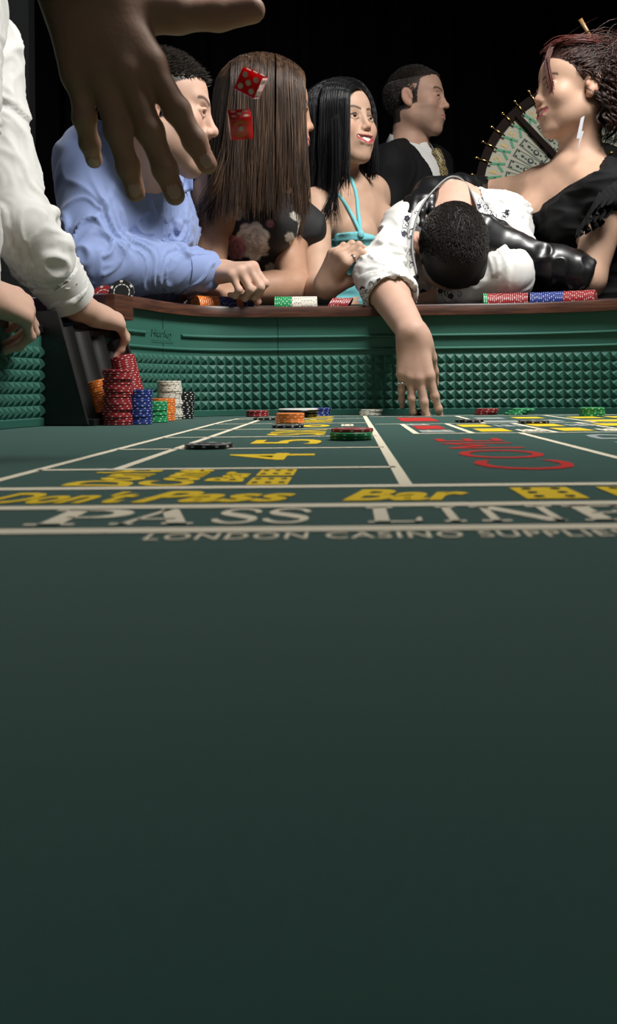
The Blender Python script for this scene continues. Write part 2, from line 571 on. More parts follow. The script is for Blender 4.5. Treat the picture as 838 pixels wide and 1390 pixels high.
class MB:
    """collects pieces of ONE part"""
    def __init__(s): s.v, s.f, s.m = [], [], []
    def add(s, vs, fs, m=0):
        o = len(s.v); s.v += [tuple(v) for v in vs]; s.f += [[i + o for i in f] for f in fs]; s.m += [m] * len(fs); return s
    def box(s, lo, hi, R=I3, c=(0, 0, 0), m=0):
        vs = [np.array(c) + R @ np.array([(lo, hi)[i][0], (lo, hi)[j][1], (lo, hi)[k][2]]) for i in (0, 1) for j in (0, 1) for k in (0, 1)]
        return s.add(vs, [[0, 1, 3, 2], [4, 6, 7, 5], [0, 4, 5, 1], [2, 3, 7, 6], [0, 2, 6, 4], [1, 5, 7, 3]], m)
    def mesh(s, name, mat=None, smooth=False, mats=None):
        return mesh_np(name, s.v, s.f, mat, smooth, mats=mats, midx=s.m if mats else None)

def bevel(me, w=.002, seg=2):
    bm = bmesh.new(); bm.from_mesh(me)
    bmesh.ops.remove_doubles(bm, verts=bm.verts, dist=1e-6)
    bmesh.ops.recalc_face_normals(bm, faces=bm.faces)
    ed = [e for e in bm.edges if len(e.link_faces) == 2 and e.calc_face_angle(0) > .5]
    bmesh.ops.bevel(bm, geom=ed, offset=w, segments=seg, profile=.6, affect='EDGES', clamp_overlap=True)
    bm.to_mesh(me); bm.free()
    return me

# ---- materials
def mat(name, col=(.5, .5, .5), rough=.6, metal=0, spec=.5, attr=False, sss=0, bump=None, coat=0, sheen=0, var=None, emit=None):
    m = bpy.data.materials.new(name); m.use_nodes = True
    nt = m.node_tree; b = nt.nodes['Principled BSDF']
    b.inputs['Base Color'].default_value = (*col, 1)
    b.inputs['Roughness'].default_value = rough; b.inputs['Metallic'].default_value = metal
    b.inputs['Specular IOR Level'].default_value = spec
    b.inputs['Coat Weight'].default_value = coat
    if sheen:
        b.inputs['Sheen Weight'].default_value = sheen; b.inputs['Sheen Roughness'].default_value = .5
    if sss:
        b.inputs['Subsurface Weight'].default_value = sss
        b.inputs['Subsurface Radius'].default_value = (1, .35, .2); b.inputs['Subsurface Scale'].default_value = .008
    tc = nt.nodes.new('ShaderNodeTexCoord')
    if attr:
        a = nt.nodes.new('ShaderNodeAttribute'); a.attribute_name = 'Col'
        nt.links.new(a.outputs['Color'], b.inputs['Base Color'])
    if var:      # (scale, other colour, amount, stretch)
        mp = nt.nodes.new('ShaderNodeMapping'); mp.inputs['Scale'].default_value = var[3] if len(var) > 3 else (1, 1, 1)
        nt.links.new(tc.outputs['Object'], mp.inputs['Vector'])
        n = nt.nodes.new('ShaderNodeTexNoise'); n.inputs['Scale'].default_value = var[0]; n.inputs['Detail'].default_value = 6
        nt.links.new(mp.outputs['Vector'], n.inputs['Vector'])
        r = nt.nodes.new('ShaderNodeValToRGB'); r.color_ramp.elements[0].position = .35; r.color_ramp.elements[1].position = .65
        r.color_ramp.elements[0].color = (*col, 1); r.color_ramp.elements[1].color = (*var[1], 1)
        nt.links.new(n.outputs['Fac'], r.inputs['Fac'])
        nt.links.new(r.outputs['Color'], b.inputs['Base Color'])
    if bump:     # (scale, strength, distance)
        n = nt.nodes.new('ShaderNodeTexNoise'); n.inputs['Scale'].default_value = bump[0]; n.inputs['Detail'].default_value = 4
        nt.links.new(tc.outputs['Object'], n.inputs['Vector'])
        bp = nt.nodes.new('ShaderNodeBump'); bp.inputs['Strength'].default_value = bump[1]; bp.inputs['Distance'].default_value = bump[2]
        nt.links.new(n.outputs['Fac'], bp.inputs['Height']); nt.links.new(bp.outputs['Normal'], b.inputs['Normal'])
    if emit:
        b.inputs['Emission Color'].default_value = (*emit[0], 1); b.inputs['Emission Strength'].default_value = emit[1]
    return m
# ---------------------------------------------------------------- materials of the place
M = {}
M['felt'] = mat('felt', (.020, .088, .070), .95, spec=.12, sheen=.38, var=(700, (.015, .070, .055)), bump=(1500, .25, .0006))
M['rubber'] = mat('rubber', (.030, .118, .088), .50, spec=.40, bump=(300, .08, .0005))
M['wood'] = mat('wood', (.036, .013, .008), .40, spec=.45, var=(14, (.095, .036, .019), 1, (1.2, 1.2, 14)), bump=(220, .12, .0005))
M['leather'] = mat('leather', (.012, .011, .012), .33, spec=.5, bump=(260, .25, .0008))
M['plum'] = mat('plum_leather', (.040, .022, .034), .42, bump=(160, .3, .001))
M['blackplastic'] = mat('black_grained_plastic', (.013, .013, .013), .36, bump=(900, .35, .0006))
M['pale'] = mat('print_cream', (.80, .73, .56), .9, spec=.1, bump=(1500, .25, .0006))
M['yellow'] = mat('print_yellow', (.78, .54, .035), .9, spec=.1, bump=(1500, .25, .0006))
M['red'] = mat('print_red', (.48, .035, .030), .9, spec=.1, bump=(1500, .25, .0006))
M['silver'] = mat('print_silver', (.30, .33, .32), .9, spec=.1, bump=(1500, .25, .0006))
M['printdark'] = mat('print_dark', (.03, .08, .065), .9, spec=.1)
M['brass'] = mat('brass', (.75, .52, .22), .25, metal=1)
M['curtain'] = mat('black_curtain', (.004, .004, .0045), .95, spec=.1)
M['greywall'] = mat('grey_panel', (.020, .021, .021), .8, spec=.2, bump=(40, .1, .002))
M['carpet'] = mat('dark_carpet', (.012, .010, .010), .95, spec=.1, bump=(300, .4, .003))

# ---------------------------------------------------------------- the room
FLOOR = -.62
def plane(name, pts, m):
    me = mesh_np(name, pts, [[0, 1, 2, 3]], m, smooth=False)
    return tag(obj(name, me), kind='structure')
def slab(name, lo, hi, m):
    return tag(obj(name, MB().box(lo, hi).mesh(name, m)), kind='structure')
slab('floor', (-3.2, -1.6, FLOOR - .05), (3.2, 4.6, FLOOR), M['carpet'])
slab('wall_left', (-3.3, -1.6, FLOOR), (-3.2, 4.6, 2.3), M['greywall'])
slab('wall_right', (3.2, -1.6, FLOOR), (3.3, 4.6, 2.3), M['greywall'])
slab('wall_front', (-3.2, -1.7, FLOOR), (3.2, -1.6, 2.3), M['greywall'])
slab('ceiling', (-3.3, -1.7, 2.3), (3.3, 4.7, 2.35), M['curtain'])
# back wall: hanging black drapes with soft pleats
xs = np.linspace(-3.2, 3.2, 420)
yy = 4.45 + .035 * np.sin(xs * 34 + 1.3 * np.sin(xs * 5)) + .012 * np.sin(xs * 71)
vs = np.concatenate([np.stack([xs, yy, np.full_like(xs, z)], 1) for z in (FLOOR, 2.3)])
n = len(xs)
tag(obj('wall_back', mesh_np('wall_back', vs, np.stack([np.arange(n - 1), np.arange(1, n), n + np.arange(1, n), n + np.arange(n - 1)], 1), M['curtain'])), kind='structure')
# dark grey partition standing at the far left, its edge shows above the dealer's arm
pt = P(39, 60, 3.1)
slab('trim_1', (pt[0] - .9, 3.1, FLOOR), (pt[0], 3.16, 1.75), M['greywall'])

# ---------------------------------------------------------------- craps table
table = empty('craps_table', (.1, .8, 0), 'long green felt craps table with curved studded rubber wall and wooden rail', 'table')
PLAN = np.array([(-.50, -.15), (-.515, .25), (-.52, .8), (-.517, 1.2), (-.507, 1.40), (-.463, 1.565), (-.408, 1.70), (-.366, 1.825), (-.3115, 1.909), (-.225, 1.950),
                 (-.069, 1.957), (.06, 1.948), (.194, 1.936), (.349, 1.925), (.45, 1.897), (.545, 1.85), (.64, 1.77), (.71, 1.64), (.742, 1.45), (.748, 1.2), (.75, .8), (.75, .25), (.735, -.15)])
_c = bez(np.c_[PLAN, np.zeros(len(PLAN))], 1500)[:, :2]
_s = np.r_[0, np.cumsum(np.linalg.norm(np.diff(_c, axis=0), axis=1))]
SLEN = _s[-1]
def plan(s):
    s = np.asarray(s, float)
    x = np.interp(s, _s, _c[:, 0]); y = np.interp(s, _s, _c[:, 1])
    e = .004
    tx = np.interp(s + e, _s, _c[:, 0]) - np.interp(s - e, _s, _c[:, 0]); ty = np.interp(s + e, _s, _c[:, 1]) - np.interp(s - e, _s, _c[:, 1])
    l = np.hypot(tx, ty) + 1e-9
    return np.stack([x, y], -1), np.stack([-ty / l, tx / l], -1)      # point, outward normal (left of travel)
def s_at(px_xy): return _s[np.argmin(((_c - np.asarray(px_xy)) ** 2).sum(1))]
def sweep(name, prof, s0, s1, m, parent, step=.012, closed=True, smooth=True, caps=True):
    """prof: list of (outward offset, z)"""
    S = np.linspace(s0, s1, max(3, int((s1 - s0) / step)))
    c, nn = plan(S)
    k = len(prof)
    vs = [np.r_[c[i] + nn[i] * o, z] for i in range(len(S)) for o, z in prof]
    fs = []
    for i in range(len(S) - 1):
        for j in range(k if closed else k - 1):
            a, b = i * k + j, i * k + (j + 1) % k
            fs.append([a, b, b + k, a + k])
    if closed and caps:
        fs.append(list(range(k))[::-1]); fs.append([(len(S) - 1) * k + j for j in range(k)])
    me = mesh_np(name, np.array(vs), fs, m, smooth=smooth)
    if smooth:
        me.set_sharp_from_angle(angle=math.radians(38))
    return obj(name, me, parent)

# felt bed, cut to the plan
c, nn = plan(np.linspace(0, SLEN, 160))
ring = c + nn * .004
vs = [np.r_[p, 0.] for p in ring] + [np.r_[p, -.03] for p in ring]
n = len(ring)
fs = [list(range(n))[::-1], [n + i for i in range(n)]] + [[i, (i + 1) % n, n + (i + 1) % n, n + i] for i in range(n)]
felt = obj('felt_bed', mesh_np('felt_bed', np.array(vs), fs, M['felt'], smooth=False), table)

S_END = s_at((-.410, 1.695))        # here the players' rail stops and the dealers' cut-out begins
PZ0, PS = .0145, .0187
lining_prof = [(.0, 0), (-.003, .001), (-.004, .012), (0, .0138), (0, .127), (0, .1362), (-.0045, .1372), (-.0050, .1392), (-.0035, .1406), (.0005, .1424), (.0005, .1635), (-.0045, .1645), (-.0050, .1665), (-.0035, .168), (.001, .170), (.001, .210), (.02, .210), (.02, 0)]
S_SEAM = s_at((-.150, 1.955))
S_LOGO0, S_LOGO1 = s_at(plan(s_at((-.385, 1.76)))[0]), s_at((-.338, 1.872))
no_upper = [p for p in lining_prof if not (.163 < p[1] < .169)]
lin = sweep('rubber_lining', lining_prof, S_LOGO1, S_SEAM - .0006, M['rubber'], table)
low = [(o, min(z, .150)) for o, z in lining_prof if z < .145] + [(.0, .150), (.02, .150), (.02, 0)]
l2 = sweep('rubber_lining', lining_prof, S_SEAM + .0006, SLEN, M['rubber'], table)
l3 = sweep('rubber_lining', no_upper, S_LOGO0, S_LOGO1, M['rubber'], table)
l4 = sweep('rubber_lining', lining_prof, S_END, S_LOGO0, M['rubber'], table)
l5 = sweep('rubber_lining', [(.0, 0), (-.003, .001), (-.004, .012), (0, .0138), (0, .150), (.02, .150), (.02, 0)], 0, S_END, M['rubber'], table)
# moulded seam line through the logo
for s_, z0, z1 in ((.5 * (S_LOGO0 + S_LOGO1) + .004, .127, .148), (.5 * (S_LOGO0 + S_LOGO1) + .004, .178, .203)):
    c, nn = plan(s_)
    obj('moulding_seam', MB().box((-.0006, -.0012, z0), (.0006, 0, z1), R=np.array([[nn[1], nn[0], 0], [-nn[0], nn[1], 0], [0, 0, 1]]), c=(*c, 0)).mesh('moulding_seam', M['rubber']), l3)

# rubber studs: square pyramids in six rows
hs = PS / 2 * .985
pyr = mesh_np('rubber_stud', [(-hs, 0, -hs), (hs, 0, -hs), (hs, 0, hs), (-hs, 0, hs), (0, -.0078, 0)], [[0, 1, 4], [1, 2, 4], [2, 3, 4], [3, 0, 4], [0, 3, 2, 1]], M['rubber'], smooth=False)
cells = []
ncol = int(SLEN / PS)
off = (S_SEAM % PS)
for i in range(ncol):
    s_ = off + PS * (i + .5)
    if s_ > SLEN: break
    c, nn = plan(s_)
    for r in range(6):
        z = PZ0 + PS * (r + .5)
        px = 474 + c[0] * FPX / max(c[1], .2)
        cells.append((c, nn, z, px, s_))
vis = [q for q in cells if 192 < q[3] < 850 and q[0][1] > 1.5]
vis.sort(key=lambda q: -q[3])
keep = set(id(q) for q in vis[:300])
rest = MB()
for q in cells:
    c, nn, z, px, s_ = q
    ang = math.atan2(nn[1], nn[0]) - math.pi / 2
    par = lin if S_LOGO1 <= s_ <= S_SEAM else (l2 if s_ > S_SEAM else (l3 if s_ > S_LOGO0 else (l4 if s_ > S_END else l5)))
    if id(q) in keep:
        o = bpy.data.objects.new('rubber_stud', pyr); COL.objects.link(o); o.parent = par
        o.location = Vector((c[0], c[1], z)) - table.location - par.location; o.rotation_euler = (0, 0, ang)
    else:
        ca, sa = math.cos(ang), math.sin(ang)
        rest.add([(c[0] + ca * x - sa * y, c[1] + sa * x + ca * y, z + w) for x, y, w in [tuple(v.co) for v in pyr.vertices]], [[0, 1, 4], [1, 2, 4], [2, 3, 4], [3, 0, 4], [0, 3, 2, 1]])
tag(obj('rubber_studs', rest.mesh('rubber_studs', M['rubber']), table), kind='stuff')

# rail: wooden strip, chip trough, padded arm rest
sweep('wood_rail', [(-.012, .208), (-.0125, .227), (-.010, .2305), (.014, .231), (.016, .222), (.016, .208)], S_END, SLEN, M['wood'], table)
trough = [(.016 + .024 + .0255 * math.cos(a), .236 + .0255 * math.sin(a)) for a in np.linspace(math.pi * 1.06, math.pi * 1.94, 10)]
sweep('chip_trough', trough + [(.068, .205), (.014, .205)], S_END, SLEN, M['leather'], table)
arm = [(.066 + .055 * (1 - math.cos(a)), .205 + (.040 * math.sin(a) ** .5)) for a in np.linspace(0.02, math.pi - .02, 14)]
sweep('armrest', arm, S_END, SLEN, M['leather'], table)
# end of the players' rail: plum padded cap with a wooden cheek
c, nn = plan(S_END)
t = np.array([nn[1], -nn[0]])
Rr = np.array([[nn[0], t[0], 0], [nn[1], t[1], 0], [0, 0, 1]])
me = MB().box((.006, -.052, .186), (.175, .004, .231), R=Rr, c=(*c, 0)).mesh('rail_end_pad', M['plum']); bevel(me, .006, 3)
obj('rail_end_pad', me, table)
me = MB().box((-.016, -.056, .184), (.006, .002, .2285), R=Rr, c=(*c, 0)).mesh('rail_end_cheek', M['wood']); bevel(me, .002, 2)
obj('rail_end_cheek', me, table)
# dealers' side: low padded edge
sweep('dealer_edge', [(-.004, .150), (-.004, .160), (.01, .168), (.07, .168), (.085, .155), (.085, .130), (.02, .130), (.02, .150)], 0, S_END - .03, M['leather'], table)
# outside: apron, legs
sweep('apron', [(.02, -.16), (.02, .20), (.10, .20), (.10, -.16)], S_END, SLEN, M['wood'], table, step=.04)
sweep('apron', [(.02, -.16), (.02, .13), (.08, .13), (.08, -.16)], 0, S_END, M['wood'], table, step=.04)
me = MB().box((-.52, -.24, -.16), (.77, -.16, .20)).mesh('end_apron', M['wood']); obj('end_apron', me, table)
for x in (-.30, .55):
    for y in (.0, 1.55):
        pr = [(.030, -.03), (.05, -.06), (.035, -.12), (.045, -.3), (.03, -.5), (.045, FLOOR + .03), (.05, FLOOR)]
        vs, fs = [], []
        for r_, z in pr:
            for k in range(16): vs.append((x + r_ * math.cos(k * math.pi / 8), y + r_ * math.sin(k * math.pi / 8), z))
        for j in range(len(pr) - 1):
            for k in range(16): fs.append([j * 16 + k, j * 16 + (k + 1) % 16, j * 16 + 16 + (k + 1) % 16, j * 16 + 16 + k])
        obj('table_leg', mesh_np('table_leg', vs, fs, M['wood']), table)

# ---------------------------------------------------------------- print on the felt
ZP = .0004
def flat(name, polys, m, label=None, z=ZP):
    mb = MB()
    for p in polys: mb.add([(x, y, z) for x, y in p], [list(range(len(p)))])
    me = mb.mesh(name, m)
    bm = bmesh.new(); bm.from_mesh(me)
    for f in bm.faces:
        if f.normal.z < 0: f.normal_flip()
    bm.to_mesh(me); bm.free()
    return obj(name, me, felt, label=label)
def strip(pts, w, wy=None):
    """polyline as a band of quads; wy: width across for lines that run sideways"""
    p = np.asarray(pts, float); t = np.gradient(p, axis=0); t /= np.linalg.norm(t, axis=1, keepdims=True)
    q = np.stack([-t[:, 1], t[:, 0]], 1); w = np.broadcast_to(np.asarray(w, float), (len(p),))[:, None]
    a, b = p + q * w / 2, p - q * w / 2
    return [[a[i], a[i + 1], b[i + 1], b[i]] for i in range(len(p) - 1)]
def line(pts, w): flat('felt_line', strip(pts, w), M['pale'])
HX0, HX1 = -.50, .735
line([(HX0, .519), (HX1, .519)], .013)
line([(HX0, .434), (HX1, .434)], .013)
line([(HX0 + .003, .361), (HX1, .361)], .013)
line([(-.218, .643), (.032, .643)], .010)
for d in (.8615, 1.0725, 1.2755, 1.485, 1.706): line([(-.218, d), (.032, d)], .009)
line([(-.218, .535), (-.2185, 1.2), (-.219, 1.6), (-.212, 1.75), (-.17, 1.84), (-.1, 1.868), (.03, 1.872)], .0075)
line([(-.163, .648), (-.163, 1.70), (-.155, 1.78), (-.12, 1.84)], .0075)
line([(.032, .525), (.031, 1.86)], .0075)
line([(.206, .525), (.206, 1.108)], .0075)
line([(.032 + .045, 1.112), (.62, 1.112)], .009)
line([(.04, 1.418), (.60, 1.418)], .008)
line([(.04, 1.80), (.56, 1.80)], .010)
for x in (.081, .149, .251, .349, .45): line([(x, 1.116), (x, 1.414)], .0075)
for x in (.209, .38): line([(x, 1.422), (x, 1.796)], .007)

def text_polys(body, shear=0., bold=0., spacing=1.0):
    cu = bpy.data.curves.new('t', 'FONT'); cu.body = body; cu.shear = shear; cu.offset = bold; cu.space_character = spacing
    cu.resolution_u = 3
    o = bpy.data.objects.new('t', cu); COL.objects.link(o)
    me = o.to_mesh()
    vs = np.array([v.co[:2] for v in me.vertices]); fs = [list(p.vertices) for p in me.polygons]
    o.to_mesh_clear(); bpy.data.objects.remove(o); bpy.data.curves.remove(cu)
    lo, hi = vs.min(0), vs.max(0)
    return (vs - lo) / (hi - lo), fs
def put_text(name, body, x0, x1, y0, y1, m, turned=False, shear=0., bold=0., spacing=1.0, parent=None, z=ZP):
    """turned: read from the right, letters' tops to -X, words running away from the camera"""
    uv, fs = text_polys(body, shear, bold, spacing)
    if turned: xy = np.stack([x1 - uv[:, 1] * (x1 - x0), y0 + uv[:, 0] * (y1 - y0)], 1)
    else: xy = np.stack([x0 + uv[:, 0] * (x1 - x0), y0 + uv[:, 1] * (y1 - y0)], 1)
    me = mesh_np(name, np.c_[xy, np.full(len(xy), z)], fs, m, smooth=False)
    return obj(name, me, felt if parent is None else parent)

# serif capitals of the pass line, drawn stroke by stroke in a unit box
def arc(cx, cy, rx, ry, a0, a1, n=14): return [(cx + rx * math.cos(a), cy + ry * math.sin(a)) for a in np.linspace(math.radians(a0), math.radians(a1), n)]
def serif(cx, y, w=.42, h=.085): return [[(cx - w / 2, y), (cx + w / 2, y), (cx + w / 2, y + h), (cx - w / 2, y + h)]]
def stem(cx, w=.25): return [[(cx - w / 2, 0), (cx + w / 2, 0), (cx + w / 2, 1), (cx - w / 2, 1)]]
def para(x0, x1, w, y0=0, y1=1): return [[(x0 - w / 2, y0), (x0 + w / 2, y0), (x1 + w / 2, y1), (x1 - w / 2, y1)]]
G = {}
G['P'] = stem(.27) + serif(.27, 0, .54) + serif(.2, .945, .40) + strip([(.3, .965)] + arc(.55, .72, .32, .245, 88, -88) + [(.3, .475)], [.07] + list(.08 + .15 * np.sin(np.linspace(0, np.pi, 14))) + [.07])
G['A'] = para(.14, .50, .10) + para(.86, .50, .25) + [[(.25, .30), (.75, .30), (.75, .37), (.25, .37)]] + serif(.14, 0, .30) + serif(.85, 0, .40)
_sp = [(.86, .70), (.84, .80)] + arc(.52, .745, .32, .215, 40, 200, 10) + [(.34, .60), (.55, .50), (.72, .40)] + arc(.50, .255, .33, .215, 25, -140, 10) + [(.14, .20), (.12, .30)]
G['S'] = strip(bez(np.c_[_sp, np.zeros(len(_sp))], 50)[:, :2], .085 + .14 * np.exp(-((np.linspace(0, 1, 50) - .5) / .16) ** 2) + .05 * np.exp(-((np.linspace(0, 1, 50) - .05) / .05) ** 2) + .05 * np.exp(-((np.linspace(0, 1, 50) - .95) / .05) ** 2))
G['L'] = stem(.28) + serif(.28, .945, .5) + [[(.04, 0), (.95, 0), (.95, .07), (.04, .07)], [(.80, 0), (.95, 0), (.97, .30), (.91, .30)]]
G['I'] = stem(.5) + serif(.5, 0, .56) + serif(.5, .945, .56)
G['N'] = para(.16, .16, .10) + para(.84, .84, .10) + para(.82, .18, .22) + serif(.16, 0, .32) + serif(.12, .945, .24) + serif(.84, .945, .32)
G['E'] = stem(.28) + [[(.04, 0), (.90, 0), (.90, .07), (.04, .07)], [(.04, .93), (.86, .93), (.86, 1), (.04, 1)], [(.75, 0), (.90, 0), (.93, .28), (.87, .28)], [(.72, 1), (.86, 1), (.88, .72), (.82, .72)], [(.3, .47), (.66, .47), (.66, .54), (.3, .54)], [(.62, .36), (.68, .36), (.68, .66), (.62, .66)]]
def big(ch, x0, x1):
    y0, y1 = .377, .424
    flat('felt_letter', [[(x0 + (x1 - x0) * u, y0 + (y1 - y0) * v) for u, v in p] for p in G[ch]], M['pale'])
for ch, a, b in (('P', -.1345, -.096), ('A', -.099, -.0665), ('S', -.060, -.0375), ('S', -.0385, -.0155), ('L', .0065, .031), ('I', .0355, .0515), ('N', .0545, .0925), ('E', .0955, .128)):
    big(ch, a, b)
put_text('felt_lettering', "LONDON CASINO SUPPLIES", -.0765, .104, .337, .352, M['pale'], bold=.012, spacing=1.12)
put_text('felt_lettering', "Don't", -.186, -.110, .450, .500, M['yellow'], shear=.35, bold=.03)
put_text('felt_lettering', "Pass", -.108, -.028, .450, .500, M['yellow'], shear=.35, bold=.03)
put_text('felt_lettering', "Bar", -.004, .062, .450, .500, M['yellow'], shear=.35, bold=.03)
def dice_print(x0, y0, x1, y1, m, pips=True, dark='printdark', n=(2, 3)):
    flat('printed_die', [[(x0, y0), (x1, y0), (x1, y1), (x0, y1)]], M[m])
    if pips:
        ps = []
        for i in range(n[0]):
            for j in range(n[1]):
                cx, cy = x0 + (x1 - x0) * (i + .5) / n[0], y0 + (y1 - y0) * (j + .5) / n[1]
                ps.append([(cx + (x1 - x0) * .09 * math.cos(a), cy + (y1 - y0) * .07 * math.sin(a)) for a in np.linspace(0, 2 * math.pi, 9)[:-1]])
        flat('printed_pips', ps, M[dark], z=ZP * 2)
dice_print(.087, .452, .118, .503, 'yellow'); dice_print(.134, .452, .165, .503, 'yellow'); 
# don't come bar box, read from the right
put_text('felt_lettering', "Don't", -.170, -.127, .528, .636, M['yellow'], turned=True, bold=.035, shear=.2)
put_text('felt_lettering', "Come", -.126, -.092, .528, .636, M['yellow'], turned=True, bold=.035, shear=.2)
put_text('felt_lettering', "Bar", -.088, -.064, .548, .616, M['yellow'], turned=True, bold=.035, shear=.2)
dice_print(-.060, .530, -.036, .574, 'yellow', n=(3, 2)); dice_print(-.060, .586, -.036, .632, 'yellow', n=(3, 2))
for tx, d, wd in (('4', .755, .075), ('5', .967, .085), ('SIX', 1.175, .15), ('8', 1.38, .09), ('NINE', 1.595, .16), ('10', 1.79, .11)):
    put_text('felt_number', tx, -.101, -.029, d - wd / 2, d + wd / 2, M['yellow'], turned=True, bold=.012)
put_text('felt_lettering', "COME", .090, .160, .612, .995, M['red'], turned=True, bold=.0, spacing=1.12)
put_text('felt_lettering', "FIELD", .262, .312, .72, 1.06, M['silver'], turned=True, bold=.03)
dice_print(-.012, 1.36, .006, 1.43, 'pale', n=(2, 2))
# proposition boxes
dice_print(.088, 1.53, .150, 1.72, 'red', False)
dice_print(.092, 1.235, .130, 1.345, 'red', False); dice_print(.090, 1.135, .132, 1.205, 'silver', True, 'pale'); dice_print(.085, 1.36, .12, 1.40, 'silver', True, 'pale')
for x0 in (.155, .258, .356):
    dice_print(x0 + .010, 1.15, x0 + .050, 1.235, 'yellow', False); dice_print(x0 + .060, 1.14, x0 + .090, 1.20, 'pale', True, n=(2, 2)); dice_print(x0 + .004, 1.29, x0 + .046, 1.375, 'yellow', False); dice_print(x0 + .055, 1.29, x0 + .09, 1.36, 'silver', True)
for x0 in (.216, .387):
    dice_print(x0, 1.45, x0 + .06, 1.53, 'yellow' if x0 > .3 else 'silver', False); dice_print(x0 + .075, 1.46, x0 + .13, 1.54, 'silver', True, 'pale'); dice_print(x0 + .01, 1.61, x0 + .06, 1.69, 'yellow' if x0 > .3 else 'silver', False); dice_print(x0 + .08, 1.62, x0 + .13, 1.70, 'yellow', False)

# moulded maker's name on the rubber wall
uv, fs = text_polys('Hurley', .25, .01)
sm = .5 * (S_LOGO0 + S_LOGO1)
hw = .040
vs = []
for u, v in uv:
    c, nn = plan(sm + (u - .5) * hw * 2); q = c - nn * .0016
    vs.append((q[0], q[1], .158 + v * .020))
obj('moulded_lettering', mesh_np('moulded_lettering', vs, fs, M['rubber'], smooth=False), l3)
for z in (.1545, .151):
    mb = MB()
    for i in range(12):
        c, nn = plan(sm + (i - 6) * .0062); c2, n2 = plan(sm + (i - 5) * .0062)
        mb.add([(*(c - nn * .0014), z), (*(c2 - n2 * .0014), z), (*(c2 - n2 * .0014), z + .0012), (*(c - nn * .0014), z + .0012)], [[0, 1, 2, 3]])
    obj('moulded_line', mb.mesh('moulded_line', M['rubber']), l3)
# ---------------------------------------------------------------- chips
CD, CT = .046, .0040
def chip_mesh(name, col, dot, rough=.45):
    mb_ = mat('chip_' + name, col, rough); md = mat('chip_mark_' + name, dot, .5)
    n = 48; R = CD / 2
    prof = [(.58 * R, CT), (.66 * R, CT), (.80 * R, CT), (.965 * R, CT), (R, CT * .86), (R, CT * .68), (R, CT * .32), (R, CT * .12), (.965 * R, 0), (.80 * R, 0), (.66 * R, 0), (.58 * R, 0)]
    vs, fs, mi = [], [], []
    for r, z in prof:
        for k in range(n):
            a = 2 * math.pi * k / n
            vs.append((r * math.cos(a), r * math.sin(a), z))
    for j in range(len(prof) - 1):
        for k in range(n):
            fs.append([j * n + k, (j + 1) * n + k, (j + 1) * n + (k + 1) % n, j * n + (k + 1) % n])
            d = 0
            if j == 5 and k % 4 == 0: d = 1
            if j in (2, 8) and k % 8 in (0, 1): d = 1
            if j in (0, 10) and k % 4 != 0: d = 1
            mi.append(d)
    fs.append(list(range(n))); mi.append(0)
    fs.append([(len(prof) - 1) * n + k for k in range(n)][::-1]); mi.append(0)
    return mesh_np('chip_' + name, np.array(vs), fs, smooth=False, mats=[mb_, md], midx=mi)
CH = {'red': chip_mesh('red', (.27, .013, .018), (.58, .50, .45)), 'blue': chip_mesh('blue', (.014, .032, .20), (.50, .52, .58)),
      'green': chip_mesh('green', (.010, .27, .085), (.62, .78, .66)), 'orange': chip_mesh('orange', (.78, .19, .018), (.85, .70, .55)),
      'white': chip_mesh('white', (.72, .68, .58), (.03, .03, .03)), 'black': chip_mesh('black', (.010, .010, .011), (.78, .77, .72))}
RNG = random.Random(11)
def chip(col, loc, label, group, R=None):
    o = bpy.data.objects.new('casino_chip', CH[col]); COL.objects.link(o)
    a = RNG.uniform(0, 2 * math.pi)
    rz = Matrix.Rotation(a, 3, 'Z')
    Rm = (Matrix(R.tolist()) if R is not None else Matrix.Identity(3)) @ rz
    o.rotation_euler = Rm.to_euler(); o.location = tuple(loc)
    return tag(o, label, 'chip', group)
ORD = ['topmost', 'second', 'third', 'fourth', 'fifth', 'sixth', 'seventh', 'eighth', 'ninth', 'tenth', 'eleventh', 'twelfth', 'thirteenth', 'fourteenth', 'fifteenth', 'sixteenth', 'seventeenth', 'eighteenth', 'nineteenth', 'twentieth', 'twenty-first', 'twenty-second', 'twenty-third', 'twenty-fourth']
def from_top(label, i, n):
    if n == 1: return label
    k = n - 1 - i
    w = 'topmost ' + label if k == 0 else (('lowest ' + label) if i == 0 else ORD[k] + ' ' + label.replace(' chip ', ' chip from the top ', 1))
    return w
def from_left(label, i, n):
    if n == 1: return label
    return ('leftmost ' if i == 0 else ('rightmost ' if i == n - 1 else ORD[i] + ' ')) + label.replace(' chip ', ' chip from the left ', 1) if 0 < i < n - 1 else (('leftmost ' if i == 0 else 'rightmost ') + label)
def stack(px, py, col, n, label, group, jit=.0008, lean=(0, 0), d=None, wave=0., cols=None):
    p = felt_pt(px, py)
    for i in range(n):
        c = cols[i] if cols else col
        wv = wave * math.sin(i * 1.1)
        chip(c, (p[0] + lean[0] * i + wv + RNG.uniform(-jit, jit), p[1] + lean[1] * i + RNG.uniform(-jit, jit), .0006 + i * (CT + .00004)), from_top(label, i, n) if not isinstance(label, (list, tuple)) else label[i], group)
stack(160, 577.2, 'red', 22, 'dark red chip of the tallest stack beside the rack', 'tall red chip stack by the rack', wave=.0012, jit=.0012)
stack(188, 576.2, 'blue', 14, 'blue chip of the stack beside the tall red one', 'blue chip stack by the rack')
stack(209.5, 573.4, 'green', 9, 'green chip of the short stack between blue and white', 'short green chip stack')
stack(221, 571.4, 'orange', 10, 'orange chip of the stack behind the green one', 'orange chip stack behind the green')
stack(230.5, 569.6, 'white', 18, 'white chip of the tall white stack', 'tall white chip stack', wave=.0016, jit=.001)
stack(246.5, 568.4, 'black', 13, 'black chip of the stack right of the white one', 'black chip stack', lean=(.0003, 0))
